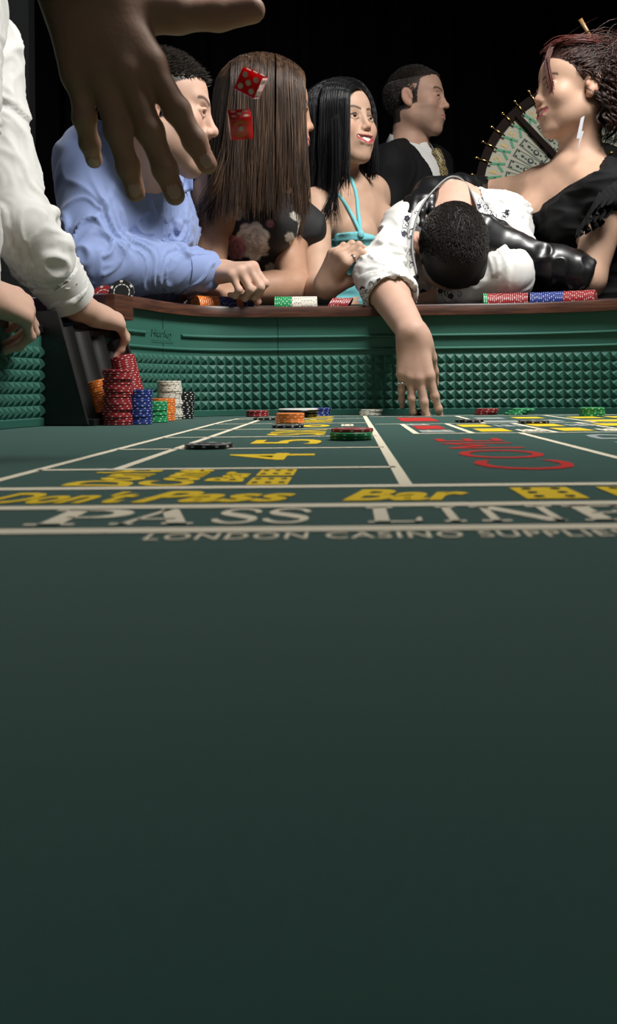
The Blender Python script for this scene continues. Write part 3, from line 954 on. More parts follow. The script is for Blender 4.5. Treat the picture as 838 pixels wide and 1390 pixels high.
# chips lying on the layout
stack(349.5, 565.6, 'red', 3, 'red chip of the wallside pile left of the puck', 'small red pile left')
stack(362, 570.2, 'black', 1, 'black chip half hidden behind the small orange pile', None)
stack(394, 574.6, 'orange', 4, 'orange chip of the low pile before the puck', 'low orange pile')
stack(390.5, 581.0, 'black', 1, 'single black chip lying flat just in front of the orange pile', None)
stack(433, 564.6, 'blue', 4, 'blue chip of the small pile behind the puck', 'small blue pile', lean=(.0008, 0))
stack(503, 564.2, 'white', 3, 'white chip of the small pile on the centre line', 'small white pile', lean=(.001, 0))
stack(478, 597.2, 'green', 3, ['lower green chip of the pile between puck and COME', 'upper green chip of the pile, under a red chip', 'red chip lying on top of two green chips'], 'mixed green and red pile', cols=['green', 'green', 'red'], jit=.0025)
stack(285, 608.6, 'black', 1, 'largest single black chip, lying flat on the left number boxes', None)
stack(570.5, 563.9, 'black', 3, 'black chip of the pile under the drooping fingertips', 'black pile under the hand')
stack(659, 563.0, 'red', 3, 'red chip of the slanting pile right of the hand', 'slanting red pile', lean=(.0022, 0))
stack(637.5, 573.4, 'black', 1, 'single black chip on a yellow box right of the hand', None)
stack(700, 563.2, 'green', 3, 'green chip of the toppled fan by the wall', 'fanned green pile', lean=(.008, .0))
stack(724.5, 575.0, 'black', 1, 'single black chip lying flat below the fanned green pile', None)
stack(804, 565.2, 'green', 4, 'green chip of the neat pile at far right', 'right green pile')

# puck
p = felt_pt(405, 566.5)
pk = empty('dealer_puck', (p[0], p[1], .0003), 'round black and white dealer puck lying behind the orange pile', 'puck')
def disc(prof, n=40):
    vs, fs = [], []
    for r, z in prof:
        for k in range(n): vs.append((r * math.cos(2 * math.pi * k / n), r * math.sin(2 * math.pi * k / n), z))
    for j in range(len(prof) - 1):
        for k in range(n): fs.append([j * n + k, j * n + (k + 1) % n, (j + 1) * n + (k + 1) % n, (j + 1) * n + k])
    fs.append(list(range(n))[::-1]); fs.append([(len(prof) - 1) * n + k for k in range(n)])
    return vs, fs
vs, fs = disc([(.034, 0), (.038, .002), (.038, .0075), (.0375, .009)]); obj('puck_base', mesh_np('puck_base', vs, fs, mat('puck_black', (.008, .008, .008), .25)), pk, loc=(0, 0, 0))
vs, fs = disc([(.0385, .0092), (.0405, .0105), (.0405, .0130), (.0400, .0140)]); obj('puck_rim', mesh_np('puck_rim', vs, fs, bpy.data.materials['puck_black']), pk, loc=(0, 0, 0))
vs, fs = disc([(.0392, .0141), (.0395, .0160), (.037, .0172)]); obj('puck_face', mesh_np('puck_face', vs, fs, mat('puck_white', (.75, .74, .70), .25)), pk, loc=(0, 0, 0))

# chips lying in the rail trough, edge on
def rail_chip(s_, col, label, group, tilt=0., dz=0.):
    c, nn = plan(s_)
    q = c + nn * .040
    t = np.array([nn[1], -nn[0], 0]); up = np.array([0, 0, 1.])
    t2 = nrm(t + up * tilt); n3 = np.array([nn[0], nn[1], 0]); b = np.cross(t2, n3)
    chip(col, (q[0], q[1], .2335 + dz), label, group, R=np.stack([n3, b, t2], 1))
def px_s(px):
    """arc length on the far rail that shows at photo column px"""
    S = np.linspace(S_END, SLEN, 3000); c, nn = plan(S); q = c + nn * .03
    u = 474 + q[:, 0] * FPX / q[:, 1]
    ok = q[:, 1] > 1.45
    return S[ok][np.argmin(abs(u[ok] - px))]
def rail_run(px, cols_n, labels, group, tilt=0.):
    s_ = px_s(px)
    for (col, n), lb in zip(cols_n, labels):
        for i in range(n):
            rail_chip(s_, col, from_left(lb, i, n), group, tilt); s_ += (CT + .0001) * math.sqrt(1 + tilt * tilt)
rail_run(269, [('orange', 10), ('blue', 8), ('orange', 3)], ['orange chip of the rail roll end under the fist', 'blue chip between the orange chips in the rail', 'orange chip just right of the blue ones in the rail'], 'chips in the rail below the fist', tilt=0)
rail_run(320, [('blue', 7)], ['blue chip leaning low in the rail past the orange'], 'leaning blue chips in rail', tilt=-.75)
rail_run(374, [('green', 9), ('white', 13)], ['pale green chip of the green and white rail roll', 'white chip of the green and white rail roll'], 'green and white rail roll')
rail_run(446, [('red', 9)], ['dark red chip leaning in the rail by the sleeve cuff'], 'leaning red chips in rail', tilt=-.6)
rail_run(657, [('green', 2), ('red', 20)], ['green chip at the end of the red rail roll', 'red chip of the rail roll by the folded sleeve'], 'green ended red rail roll')
rail_run(720.5, [('blue', 16), ('red', 15)], ['blue chip of the rail roll by the gloved elbow', 'red chip of the blue and red rail roll'], 'blue and red rail roll')
# two chips on the plum rail end
c, nn = plan(S_END)
for px, py, d, col, lb, tl in ((166, 397, 1.70, 'black', 'black chip standing upright on the plum padded rail end', 8), (141.5, 404, 1.70, 'red', 'red chip standing upright left of the black one on the rail end', 14)):
    q = P(px, py, d)
    chip(col, q, lb, None, R=rot((1, 0, 0), 90 - tl))

# ---------------------------------------------------------------- chip rack
rk0 = np.array([-.417, 1.452, 0.]); ru = nrm((.27, .963, 0)); rn0 = np.array([ru[1], -ru[0], 0])      # rn0 points into the table
RL, RH, LEAN = .205, .178, .285
rack = empty('chip_rack', tuple(rk0), 'black grained chip rack leaning against the left rubber wall under the hand', 'chip rack')
rw = nrm(-rn0 * LEAN + np.array([0, 0, 1.])); rn = nrm(np.cross(ru, rw)); rn = rn if rn @ rn0 > 0 else -rn
def rp(u, n_, w_): return rk0 + ru * u + rn * n_ + rw * w_
cc = [.030, .078, .126, .174]; rr = .0243
us = np.linspace(.006, RL - .006, 90)
prof = []
for u in us:
    dmin = min(abs(u - q) for q in cc)
    prof.append((u, -math.sqrt(max(rr * rr - dmin * dmin, 0)) if dmin < rr else 0))
vs, fs = [], []
for w_ in (.008, RH):
    for u, n_ in prof: vs.append(rp(u, n_ - .002, w_ - (.022 * u / RL if w_ > .1 else 0)))
    for u, n_ in prof: vs.append(rp(u, -.034 - .014 * (w_ < .1), w_ - (.022 * u / RL if w_ > .1 else 0)))
k = len(prof)
for i in range(k - 1):
    fs += [[i, i + 1, 2 * k + i + 1, 2 * k + i], [k + i + 1, k + i, 3 * k + i, 3 * k + i + 1], [2 * k + i, 2 * k + i + 1, 3 * k + i + 1, 3 * k + i], [i + 1, i, k + i, k + i + 1]]
me = mesh_np('fluted_tray', vs, fs, M['blackplastic']); me.set_sharp_from_angle(angle=math.radians(50))
obj('fluted_tray', me, rack)
for u0, u1, hh, nm in ((0, .006, RH + .012, 'side_panel'), (RL - .006, RL, RH - .010, 'side_panel')):
    mb = MB()
    f0, f1 = rp(u0, .006, 0), rp(u0, .004, hh)
    b1 = f1 - rn0 * .046; b0 = f0 - rn0 * .084
    f0[2] = max(f0[2], .0004); b0[2] = f0[2]
    pl = [f0, f1, b1, b0]; th = ru * (u1 - u0)
    mb.add(pl + [q + th for q in pl], [[0, 1, 2, 3], [7, 6, 5, 4], [0, 4, 5, 1], [1, 5, 6, 2], [2, 6, 7, 3], [3, 7, 4, 0]])
    me = mb.mesh(nm, M['blackplastic']); bevel(me, .0015, 2); obj(nm, me, rack)
q0 = rp(.006, .012, 0)
mb = MB(); Rb = np.stack([ru, rn0, V3(0, 0, 1)], 1)
mb.box((.005, -.07, .0004), (RL - .005, .014, .011), R=Rb, c=rk0); me = mb.mesh('base_ledge', M['blackplastic']); bevel(me, .0015, 2); obj('base_ledge', me, rack)
Rk = np.stack([ru, np.cross(rw, ru), rw], 1)
for i in range(13):
    chip('orange', rp(.078 + RNG.uniform(-.0006, .0006), -.0005, .0215 + i * (CT + .00005)), from_top('orange chip standing in the black rack', i, 13), 'orange chips in the rack', R=Rk)
for i in range(24):
    chip('red', rp(.174 + RNG.uniform(-.0005, .0005), -.0005, .022 + i * (CT + .00005)), from_top('red chip of the roll in the black rack', i, 24), 'red chips in the rack', R=Rk)

# ---------------------------------------------------------------- dice in the air
MD = dict(red=mat('die_red', (.62, .012, .012), .12, coat=.3), pip=mat('die_pip', (.85, .72, .58), .4), gold=mat('die_gold', (.60, .36, .05), .4, metal=.3))
_b = MD['red'].node_tree.nodes['Principled BSDF']; _b.inputs['Subsurface Weight'].default_value = .9; _b.inputs['Subsurface Scale'].default_value = .03; _b.inputs['Subsurface Radius'].default_value = (1, .05, .05)
def die(c, R, label, ring=False):
    e = empty('die', tuple(c), label, 'die', 'thrown red dice')
    s = .0098
    me = MB().box((-s, -s, -s), (s, s, s), R=R).mesh('die_body', MD['red']); bevel(me, .0007, 2)
    b = obj('die_body', me, e, loc=(0, 0, 0))
    o = .0052
    pat = {1: [(0, 0)], 2: [(-o, -o), (o, o)], 3: [(-o, -o), (0, 0), (o, o)], 4: [(-o, -o), (o, o), (-o, o), (o, -o)], 5: [(-o, -o), (o, o), (-o, o), (o, -o), (0, 0)], 6: [(-o, -o), (-o, 0), (-o, o), (o, -o), (o, 0), (o, o)]}
    faces = [((0, -1, 0), 1 if ring else 5), ((0, 1, 0), 6 if ring else 2), ((0, 0, 1), 5 if ring else 3), ((0, 0, -1), 2 if ring else 4), ((1, 0, 0), 3 if ring else 6), ((-1, 0, 0), 4 if ring else 1)]
    for nn_, v in faces:
        nn_ = np.array(nn_, float); t1 = np.array([0, 0, 1.]) if abs(nn_[2]) < .5 else np.array([1., 0, 0]); t2 = np.cross(nn_, t1)
        for (a, q) in pat[v]:
            vs, fs = [], []
            cen = nn_ * (s + .00008) + t1 * a + t2 * q
            for k in range(18): vs.append(R @ (cen + .0024 * (t1 * math.cos(k * math.pi / 9) + t2 * math.sin(k * math.pi / 9))))
            for k in range(18): vs.append(R @ (cen - nn_ * .0004 + .0024 * (t1 * math.cos(k * math.pi / 9) + t2 * math.sin(k * math.pi / 9))))
            fs = [list(range(18))] + [[k, (k + 1) % 18, 18 + (k + 1) % 18, 18 + k] for k in range(18)]
            obj('pip', mesh_np('pip', vs, fs, MD['pip'], smooth=False), b, loc=(0, 0, 0))
    if ring:   # gilt lettering, too small to read, curving above and below the single pip
        mb = MB(); nn_ = np.array([0, -1., 0]); t1, t2 = np.array([1., 0, 0]), np.array([0, 0, 1.])
        rg = random.Random(3)
        for a0, a1, n_ in ((35, 145, 7), (215, 325, 6)):
            for i in range(n_):
                a = math.radians(a0 + (a1 - a0) * (i + .5) / n_)
                rd = t1 * math.cos(a) + t2 * math.sin(a); tg = np.cross(rd, nn_)
                for off, w_ in ((-.00055, .00026), (.00055, .00026)):
                    cen = nn_ * (s + .00006) + rd * .0062 + tg * off
                    mb.add([R @ (cen + rd * .0011 + tg * w_), R @ (cen + rd * .0011 - tg * w_), R @ (cen - rd * .0011 - tg * w_), R @ (cen - rd * .0011 + tg * w_)], [[0, 1, 2, 3]])
                cen = nn_ * (s + .00006) + rd * (.0062 + rg.choice([-.0008, 0, .0008]))
                mb.add([R @ (cen + rd * .00025 + tg * .0006), R @ (cen + rd * .00025 - tg * .0006), R @ (cen - rd * .00025 - tg * .0006), R @ (cen - rd * .00025 + tg * .0006)], [[0, 1, 2, 3]])
        obj('gilt_lettering', mb.mesh('gilt_lettering', MD['gold']), b, loc=(0, 0, 0))
die(P(341, 112.5, .80), rot((1, 0, 0), 19) @ rot((0, 0, 1), -9) @ rot((0, 1, 0), 27), 'upper red die in the air showing five white pips')
die(P(326.5, 169, .80), rot((0, 0, 1), 8) @ rot((0, 1, 0), -6) @ rot((1, 0, 0), 38), 'lower red die in the air with one pip in a gilt ring', True)

# ---------------------------------------------------------------- money wheel
WD = 3.15
def circ(p, q, r):
    A = np.array([[q[0] - p[0], q[1] - p[1]], [r[0] - p[0], r[1] - p[1]]]) * 2.0
    b = np.array([q[0] ** 2 - p[0] ** 2 + q[1] ** 2 - p[1] ** 2, r[0] ** 2 - p[0] ** 2 + r[1] ** 2 - p[1] ** 2])
    c = np.linalg.solve(A, b); return c, math.hypot(p[0] - c[0], p[1] - c[1])
wc, wr = circ((638.7, 236.5), (664.9, 173.5), (717.5, 123.7))
WC = P(wc[0], wc[1], WD); PXM = WD / FPX; RO = wr * PXM      # RO: radius of the peg heads
wheel = empty('money_wheel', tuple(WC), 'big round money wheel with banknotes, green zigzag and brass pegs behind the red-haired woman', 'wheel')
MW = dict(wood=mat('wheel_wood', (.010, .004, .0025), .6, spec=.08, var=(20, (.014, .006, .004))), face=mat('wheel_cream', (.40, .38, .28), .5), green=mat('wheel_green', (.02, .26, .10), .5),
          gold=mat('wheel_gold', (.55, .36, .06), .45), note=mat('banknote', (.36, .38, .29), .6), ink=mat('banknote_ink', (.035, .045, .035), .7), dark=mat('wheel_dark', (.008, .010, .005), .5, spec=.1))
def wp(r, a, y=0.): return np.array([r * math.cos(a), y, r * math.sin(a)])
NSEC = 27
A0 = math.atan2(-(236.5 - wc[1]), 638.7 - wc[0]); A1 = math.atan2(-(214.7 - wc[1]), 642.3 - wc[0]); DA = A1 - A0
A2 = math.atan2(-(123.7 - wc[1]), 717.5 - wc[0]); DA = (A2 - A0) / 6.0
NSEC = round(2 * math.pi / abs(DA)); DA = -2 * math.pi / NSEC
r_out, r_mid, r_in = RO * .885, RO * .735, RO * .455
def ringpart(name, r0, r1, y0, y1, m, n=96):
    vs, fs = [], []
    for k in range(n):
        a = 2 * math.pi * k / n
        vs += [wp(r0, a, y0), wp(r1, a, y0), wp(r1, a, y1), wp(r0, a, y1)]
    for k in range(n):
        for j in range(4):
            a, b = k * 4 + j, k * 4 + (j + 1) % 4; c_, d_ = ((k + 1) % n) * 4 + (j + 1) % 4, ((k + 1) % n) * 4 + j
            fs.append([a, b, c_, d_])
    me = mesh_np(name, np.array(vs), fs, m); me.set_sharp_from_angle(angle=.6); return obj(name, me, wheel, loc=(0, 0, 0))
ringpart('wooden_rim', r_out, RO * .955, -.012, .03, MW['wood'])
face = ringpart('wheel_face', r_in, r_out, 0, .012, MW['face'])
ringpart('hub_disc', RO * .03, r_in, .004, .014, MW['dark'])
ringpart('hub_ring', RO * .30, RO * .33, -.006, .004, MW['wood'])
vs, fs = disc([(RO * .10, 0), (RO * .10, .02), (RO * .05, .035)], 24)
obj('hub_cap', mesh_np('hub_cap', [(v[0], -v[2], v[1]) for v in vs], fs, M['brass']), wheel, loc=(0, 0, 0))
peg_v, peg_f = tube([(0, 0, 0), (RO * .12, 0, 0)], .0032, 8)
hv, hf = tube([(RO * .115, 0, 0), (RO * .122, 0, 0), (RO * .136, 0, 0), (RO * .142, 0, 0)], [.0025, .0052, .0052, .0025], 8)
nums = ['1', '2', '1', '5', '1', '2', '10', '1', '20', '1', '2', '1', '5', '1', '2', '40']
for i in range(NSEC):
    a = A0 - DA * 0 + DA * i * 1.0
    a = A0 + DA * i
    ca, sa = math.cos(a), math.sin(a)
    Rw = np.array([[ca, 0, -sa], [0, 1, 0], [sa, 0, ca]])
    mb = MB(); mb.add([Rw @ (np.array(v) + [RO * .86, -.016, 0]) for v in peg_v], peg_f); mb.add([Rw @ (np.array(v) + [RO * .86, -.016, 0]) for v in hv], hf)
    obj('brass_peg', mb.mesh('brass_peg', M['brass'], True), wheel, loc=(0, 0, 0))
    am = a + DA / 2
    # green zigzag: two slanting bars and a base bar
    mb = MB()
    for (r0, a0_, r1, a1_) in ((r_out * .985, a, r_mid * 1.02, a + DA * .34), (r_mid * 1.10, a + DA * .12, r_mid * 1.02, a - DA * .30)):
        p0, p1 = wp(r0, a0_, -.0016), wp(r1, a1_, -.0016); t = nrm(p1 - p0); q = np.cross(t, [0, 1, 0]) * .0042
        mb.add([p0 + q, p1 + q, p1 - q, p0 - q, p0 + q + [0, .0015, 0], p1 + q + [0, .0015, 0], p1 - q + [0, .0015, 0], p0 - q + [0, .0015, 0]], [[0, 1, 2, 3], [0, 4, 5, 1], [2, 6, 7, 3], [1, 5, 6, 2], [3, 7, 4, 0]])
    obj('green_chevron', mb.mesh('green_chevron', MW['green']), wheel, loc=(0, 0, 0))
    # number in gold, top outwards
    uv, ffs = text_polys(nums[i % len(nums)], 0, .02)
    rc = (r_out + r_mid) / 2 + .006; er = wp(1, am); et = np.array([math.sin(am), 0, -math.cos(am)])
    wd = .016 if len(nums[i % len(nums)]) == 1 else .026
    if nums[i % len(nums)] == '1': wd = .008
    vs = [wp(rc, am, -.0014) + et * (u - .5) * wd + er * (v - .5) * .026 for u, v in uv]
    obj('gold_number', mesh_np('gold_number', vs, ffs, MW['gold'], smooth=False), wheel, loc=(0, 0, 0))
    # banknote between spokes
    nt = []
    hw_, r0, r1 = abs(DA) * r_in * .5 * 1.03, r_in * 1.03, r_mid * .995
    hw0 = abs(math.tan(DA / 2)) * (r0 + r1) / 2 * .86
    def bn(rad, tt, y): return wp(r0 + (r1 - r0) * rad, am, y) + et * tt * hw0
    def quad(ra, rb, ta, tb, y): return [bn(ra, ta, y), bn(rb, ta, y), bn(rb, tb, y), bn(ra, tb, y)]
    mb = MB(); mb.add(quad(0, 1, -1, 1, -.0016), [[0, 1, 2, 3]], 0)
    y = -.0020
    for (ra, rb, ta, tb) in ((.03, .97, -.92, -.80), (.03, .97, .80, .92), (.03, .07, -.92, .92), (.93, .97, -.92, .92)): mb.add(quad(ra, rb, ta, tb, y), [[0, 1, 2, 3]], 1)
    for (cr, ct, sr, st) in ((.42, 0, .105, .62), (.70, .05, .06, .30)):
        mb.add([bn(cr + sr * math.cos(k * math.pi / 8), ct + st * math.sin(k * math.pi / 8), y) for k in range(16)], [list(range(16))], 1)
    mb.add([bn(.42 + .05 * math.cos(k * math.pi / 6), .1 + .3 * math.sin(k * math.pi / 6), y * 1.2) for k in range(12)], [list(range(12))], 0)
    for (cr, ct) in ((.12, -.6), (.12, .6), (.88, -.6), (.88, .6), (.25, .1), (.58, -.1)):
        mb.add(quad(cr - .035, cr + .035, ct - .18, ct + .18, y), [[0, 1, 2, 3]], 1)
    obj('banknote', mb.mesh('banknote', mats=[MW['note'], MW['ink']]), wheel, loc=(0, 0, 0))
    if i % 2 == 0:
        v_, f_ = tube([wp(RO * .36, am, -.002), wp(RO * .36, am, -.03)], .003, 8)
        mb = MB(); mb.add(v_, f_); v_, f_ = tube([wp(RO * .36, am, -.03), wp(RO * .36, am, -.034), wp(RO * .36, am, -.042), wp(RO * .36, am, -.046)], [.004, .007, .007, .003], 8); mb.add(v_, f_)
        obj('brass_knob', mb.mesh('brass_knob', M['brass'], True), wheel, loc=(0, 0, 0))
# leather clapper pointing at the pegs, on its post behind
a = math.atan2(-(165 - wc[1]), 690 - wc[0])
a = A0 + DA * 4.55
er = wp(1, a); et = np.array([math.sin(a), 0, -math.cos(a)])
p0, p1 = wp(RO * .90, a, -.02), wp(RO * .40, a, -.02)
mb = MB(); q = et * .008; mb.add([p0 + q, p1 + q * 1.3, p1 - q * 1.3, p0 - q] + [v + np.array([0, .006, 0]) for v in (p0 + q, p1 + q * 1.3, p1 - q * 1.3, p0 - q)], [[0, 1, 2, 3], [7, 6, 5, 4], [0, 4, 5, 1], [1, 5, 6, 2], [2, 6, 7, 3], [3, 7, 4, 0]])
obj('divider_bar', mb.mesh('divider_bar', MW['wood']), wheel, loc=(0, 0, 0))
# stand
mb = MB(); mb.box((-.05, .035, FLOOR - WC[2]), (.05, .09, .10)); mb.box((-.28, -.12, FLOOR - WC[2]), (.28, .24, FLOOR - WC[2] + .05))
me = mb.mesh('stand', MW['wood']); obj('stand', me, wheel, loc=(0, 0, 0))
# ---------------------------------------------------------------- people
from mathutils.bvhtree import BVHTree
MP = dict(skin=mat('skin', attr=True, rough=.56, sss=.12, spec=.32, bump=(260, .22, .0009)), nail=mat('nail', (.62, .40, .33), .3), nailpale=mat('nail_polish', (.72, .55, .48), .2, coat=.3))
EM = dict(sclera=mat('eye_white', (.72, .70, .66), .15), pupil=mat('pupil', (.006, .006, .006), .1))
IRB = mat('iris_brown', (.07, .035, .018), .15); IRD = mat('iris_dark', (.03, .02, .014), .15)
TEETH = mat('teeth', (.82, .78, .68), .2)
def hairmat(name, c1, c2, rough=.40, spec=.45):
    m = mat(name, c1, rough, spec=spec)
    nt = m.node_tree; b = nt.nodes['Principled BSDF']
    g = nt.nodes.new('ShaderNodeObjectInfo')
    tc = nt.nodes['Texture Coordinate']
    mp = nt.nodes.new('ShaderNodeMapping'); mp.inputs['Scale'].default_value = (150, 150, 7)
    nt.links.new(tc.outputs['Object'], mp.inputs['Vector'])
    n = nt.nodes.new('ShaderNodeTexNoise'); n.inputs['Scale'].default_value = 1.0; n.inputs['Detail'].default_value = 2
    nt.links.new(mp.outputs['Vector'], n.inputs['Vector'])
    r = nt.nodes.new('ShaderNodeValToRGB'); r.color_ramp.elements[0].position = .35; r.color_ramp.elements[1].position = .68
    r.color_ramp.elements[0].color = (*c1, 1); r.color_ramp.elements[1].color = (*c2, 1)
    nt.links.new(n.outputs['Fac'], r.inputs['Fac']); nt.links.new(r.outputs['Color'], b.inputs['Base Color'])
    return m
HB = hairmat('hair_brown', (.018, .0095, .0055), (.095, .052, .029))
HK = hairmat('hair_black', (.005, .005, .006), (.016, .016, .018), .28)
HD = hairmat('hair_dark', (.008, .006, .005), (.030, .021, .015), .4)
HA = hairmat('hair_auburn', (.014, .0065, .005), (.055, .021, .014), .38)

UP = V3(0, 0, 1)
def fan(*c): return [(p, k, 1) for p, k in c]
def arm_ops(sh, el, wr, r=(.050, .040, .041, .027), k=.03):
    m = el + (wr - el) * .35
    return [(('c', sh, el, r[0], r[1]), k, 1), (('c', el, m, r[1] * .98, r[2]), .02, 1), (('c', m, wr, r[2], r[3]), .02, 1)]
def torso_ops(nk, ch, pv, s1, s2, r=(.115, .10), w=1.42, trap=.042, bust=None):
    ax = nrm(s2 - s1)
    o = [(('c', nk * .25 + ch * .75, ch * .45 + pv * .55, r[0], r[1], ax, w), .03, 1), (('c', ch * .45 + pv * .55, pv, r[1], r[0], ax, w), .05, 1)]
    for s in (s1, s2):
        o.append((('c', nk, s, trap, trap * 1.1), .05, 1))
        o.append((('c', ch * .6 + nk * .4, s * .9 + ch * .1, .085, .055), .05, 1))
    if bust is not None:
        fw, rb = bust
        for s in (-1, 1): o.append((('e', ch + ax * s * .072 + fw * .085 + UP * .01, np.full(3, rb), I3), .03, 1))
    return o
def wrinkle(pos, F, amp=.004, sc=(28, 28, 12), seed=1, sharp=1.0, mask=None, it=1):
    n = vnorm(pos, F)
    q = pos * np.array(sc)
    warp = noise3(pos * 9, seed + 7)[:, None] * .9
    v = 1 - 2.2 * np.abs(noise3(q + warp, seed))
    v2 = noise3(pos * 14, seed + 3)
    d = amp * (v * sharp + .8 * v2)
    if mask is not None: d = d * mask
    pos = pos + n * d[:, None]
    return lap(pos, F, .35) if it else pos
def folds(a, b, ra, rb, n, seed, size=.008, twist=70, tr=(0, 1), flat_=1.0):
    rg = np.random.RandomState(seed); R = axes(b - a, UP if abs(nrm(b - a)[2]) < .9 else V3(0, 1, 0)); o = []
    for i in range(n):
        t0 = rg.uniform(*tr); t1 = np.clip(t0 + rg.uniform(.12, .45), 0, 1.05); th0 = rg.uniform(0, 360); th1 = th0 + rg.choice([-1, 1]) * rg.uniform(.15, 1) * twist
        sz = size * rg.uniform(.6, 1.2); pts = []
        for u in np.linspace(0, 1, 6):
            t = t0 + (t1 - t0) * u; th = math.radians(th0 + (th1 - th0) * u ** 1.3); r = ra + (rb - ra) * t
            pts.append(a + (b - a) * t + R @ np.array([math.cos(th), 0, math.sin(th)]) * (r - sz * .25))
        for j in range(5):
            w0, w1 = (math.sin(math.pi * (.08 + .84 * j / 5)), math.sin(math.pi * (.08 + .84 * (j + 1) / 5)))
            o.append((('c', pts[j], pts[j + 1], sz * w0, sz * w1), .006, 1))
    return o
def sleeve_folds(sh, el, wr, r, seed, size=.008, n=(13, 12)):
    o = folds(sh, el, r[0], r[1], n[0], seed, size, 60) + folds(el, wr, r[1], r[3], n[1], seed + 1, size * .85, 90)
    # bunched rings round the elbow
    o += folds(el - nrm(el - sh) * .05, el + nrm(wr - el) * .06, r[1], r[1], 7, seed + 2, size * .95, 150)
    return o
def ray_path(ray, pix, off=.003, k=30, dflt=2.4):
    pp = bez(np.c_[np.array(pix, float), np.zeros(len(pix))], k)[:, :2]; out = []
    for x, y in pp:
        h = ray(x, y); dv = nrm(P(x, y, 1.) - V3(0, 0, CAMH))
        if h is not None and (not out or abs(h[0][1] - out[-1][1]) < .06): out.append(h[0] - dv * off)
    out = np.array(out)
    for _ in range(3): out[1:-1] = out[1:-1] * .5 + (out[:-2] + out[2:]) * .25
    return out
def creases(pos, F, segs, amp=.007, seed=1, long_=6., short=24., phi=50, power=1.5):
    best = np.full(len(pos), 9.); U = np.zeros(len(pos)); Wc = np.zeros(len(pos)); acc = 0.
    for a, b in segs:
        ba = b - a; L = np.linalg.norm(ba); R = axes(ba, UP if abs(nrm(ba)[2]) < .9 else V3(0, 1, 0))
        t = np.clip((pos - a) @ ba / L ** 2, 0, 1); rel = pos - a - t[:, None] * ba; d = np.linalg.norm(rel, axis=1)
        th = np.arctan2(rel @ R[:, 2], rel @ R[:, 0]); m = d < best
        U[m] = (acc + t * L)[m]; Wc[m] = (th * .06)[m]; best[m] = d[m]; acc += L
    ph = math.radians(phi) * np.tanh(3 * noise3(pos * 7, seed + 11))
    c1 = U * np.cos(ph) + Wc * np.sin(ph); c2 = -U * np.sin(ph) + Wc * np.cos(ph)
    z = noise3(pos * 6, seed + 5)
    n1 = noise3(np.stack([c1 * long_, c2 * short + z, z * 2], 1), seed); n2 = noise3(np.stack([c1 * long_ * 1.9, c2 * short * 2.1, z * 3], 1), seed + 2)
    r = np.clip(1 - 1.9 * np.abs(n1), 0, 1) ** power + .35 * np.clip(1 - 1.9 * np.abs(n2), 0, 1) ** power
    w = .35 + .65 * np.clip(.5 + 1.2 * noise3(pos * 8, seed + 9), 0, 1)
    q = pos + vnorm(pos, F) * (amp * (r - .35) * w)[:, None]
    return lap(q, F, .3)
def body(root, ops, X, base, lip, brow=None, stub=None, smile=0., h=.0042, fh=.0024, fine=(), hairmask=None, haircol=(.03, .02, .015), lo=None, hi=None, paint=None, liner=None):
    pos, F = build(ops, h, ([(X.c, .125, fh)] if X is not None else []) + list(fine), 2, lo, hi)
    if X is not None:
        c = head_colors(X, pos, base, lip, brow, stub, smile, liner=liner)
        if hairmask is not None:
            Lh = X.loc(pos); m = (np.clip(hairmask(Lh), 0, 1) * (np.linalg.norm(Lh, axis=1) < .15) * ~((np.abs(Lh[:, 0]) > .0745) & (np.abs(Lh[:, 1] + .012) < .034) & (np.abs(Lh[:, 2] + .004) < .042)))[:, None]
            c = c * (1 - m) + np.array(haircol) * m
    else:
        c = np.tile(np.array(base, float), (len(pos), 1)) * (1 + .05 * noise3(pos * 60, 3)[:, None])
    if paint is not None: c = paint(pos, c)
    return obj('body', mesh_np('body', pos, F, MP['skin'], cols=c), root), pos, F
def knuckle_paint(tips):
    def f(pos, c):
        for t in tips:
            m = np.exp(-((np.linalg.norm(pos - t[0], axis=1) / .012) ** 2))[:, None] * .4
            c = c * (1 - m) + c * np.array([1.1, .78, .75]) * m
        return c
    return f
def cloth(name, ops, m, parent, h=.004, wr=None, cr=None, smooth=3, cols=None, lo=None, hi=None, **kw):
    pos, F = build(ops, h, (), smooth, lo, hi)
    if wr: pos = wrinkle(pos, F, **wr)
    if cr: pos = creases(pos, F, **cr)
    c = cols(pos, vnorm(pos, F)) if cols else None
    return obj(name, mesh_np(name, pos, F, m, cols=c), parent, **kw), pos, F
def cuff_cut(p, d, r=.09, t=.035): 
    d = nrm(d); R = axes(d, UP if abs(d[2]) < .9 else V3(1, 0, 0))
    return (('e', p + d * t, (r, t, r), R), .003, -1)
def ring_band(name, p, d, r0, r1, L, m, parent, thick=.0025, n=40, flat_=1.0, wav=.0):
    """open cuff: tapered tube wall from p along d"""
    R = axes(nrm(d), UP if abs(nrm(d)[2]) < .9 else V3(1, 0, 0))
    vs, fs = [], []
    prof = [(r0, 0), (r0 * .4 + r1 * .6, L * .6), (r1, L), (r1 - thick, L), (r0 - thick, 0)]
    for r, y in prof:
        for k in range(n):
            a = 2 * math.pi * k / n
            rr = r * (1 + wav * math.sin(3 * a + y * 60))
            vs.append(p + R @ np.array([rr * math.cos(a), y, rr * math.sin(a) * flat_]))
    for j in range(len(prof)):
        for k in range(n):
            a, b = j * n + k, j * n + (k + 1) % n; c_ = ((j + 1) % len(prof)) * n
            fs.append([a, b, c_ + (k + 1) % n, c_ + k])
    me = mesh_np(name, np.array(vs), np.array(fs), m); me.set_sharp_from_angle(angle=.9)
    return obj(name, me, parent)
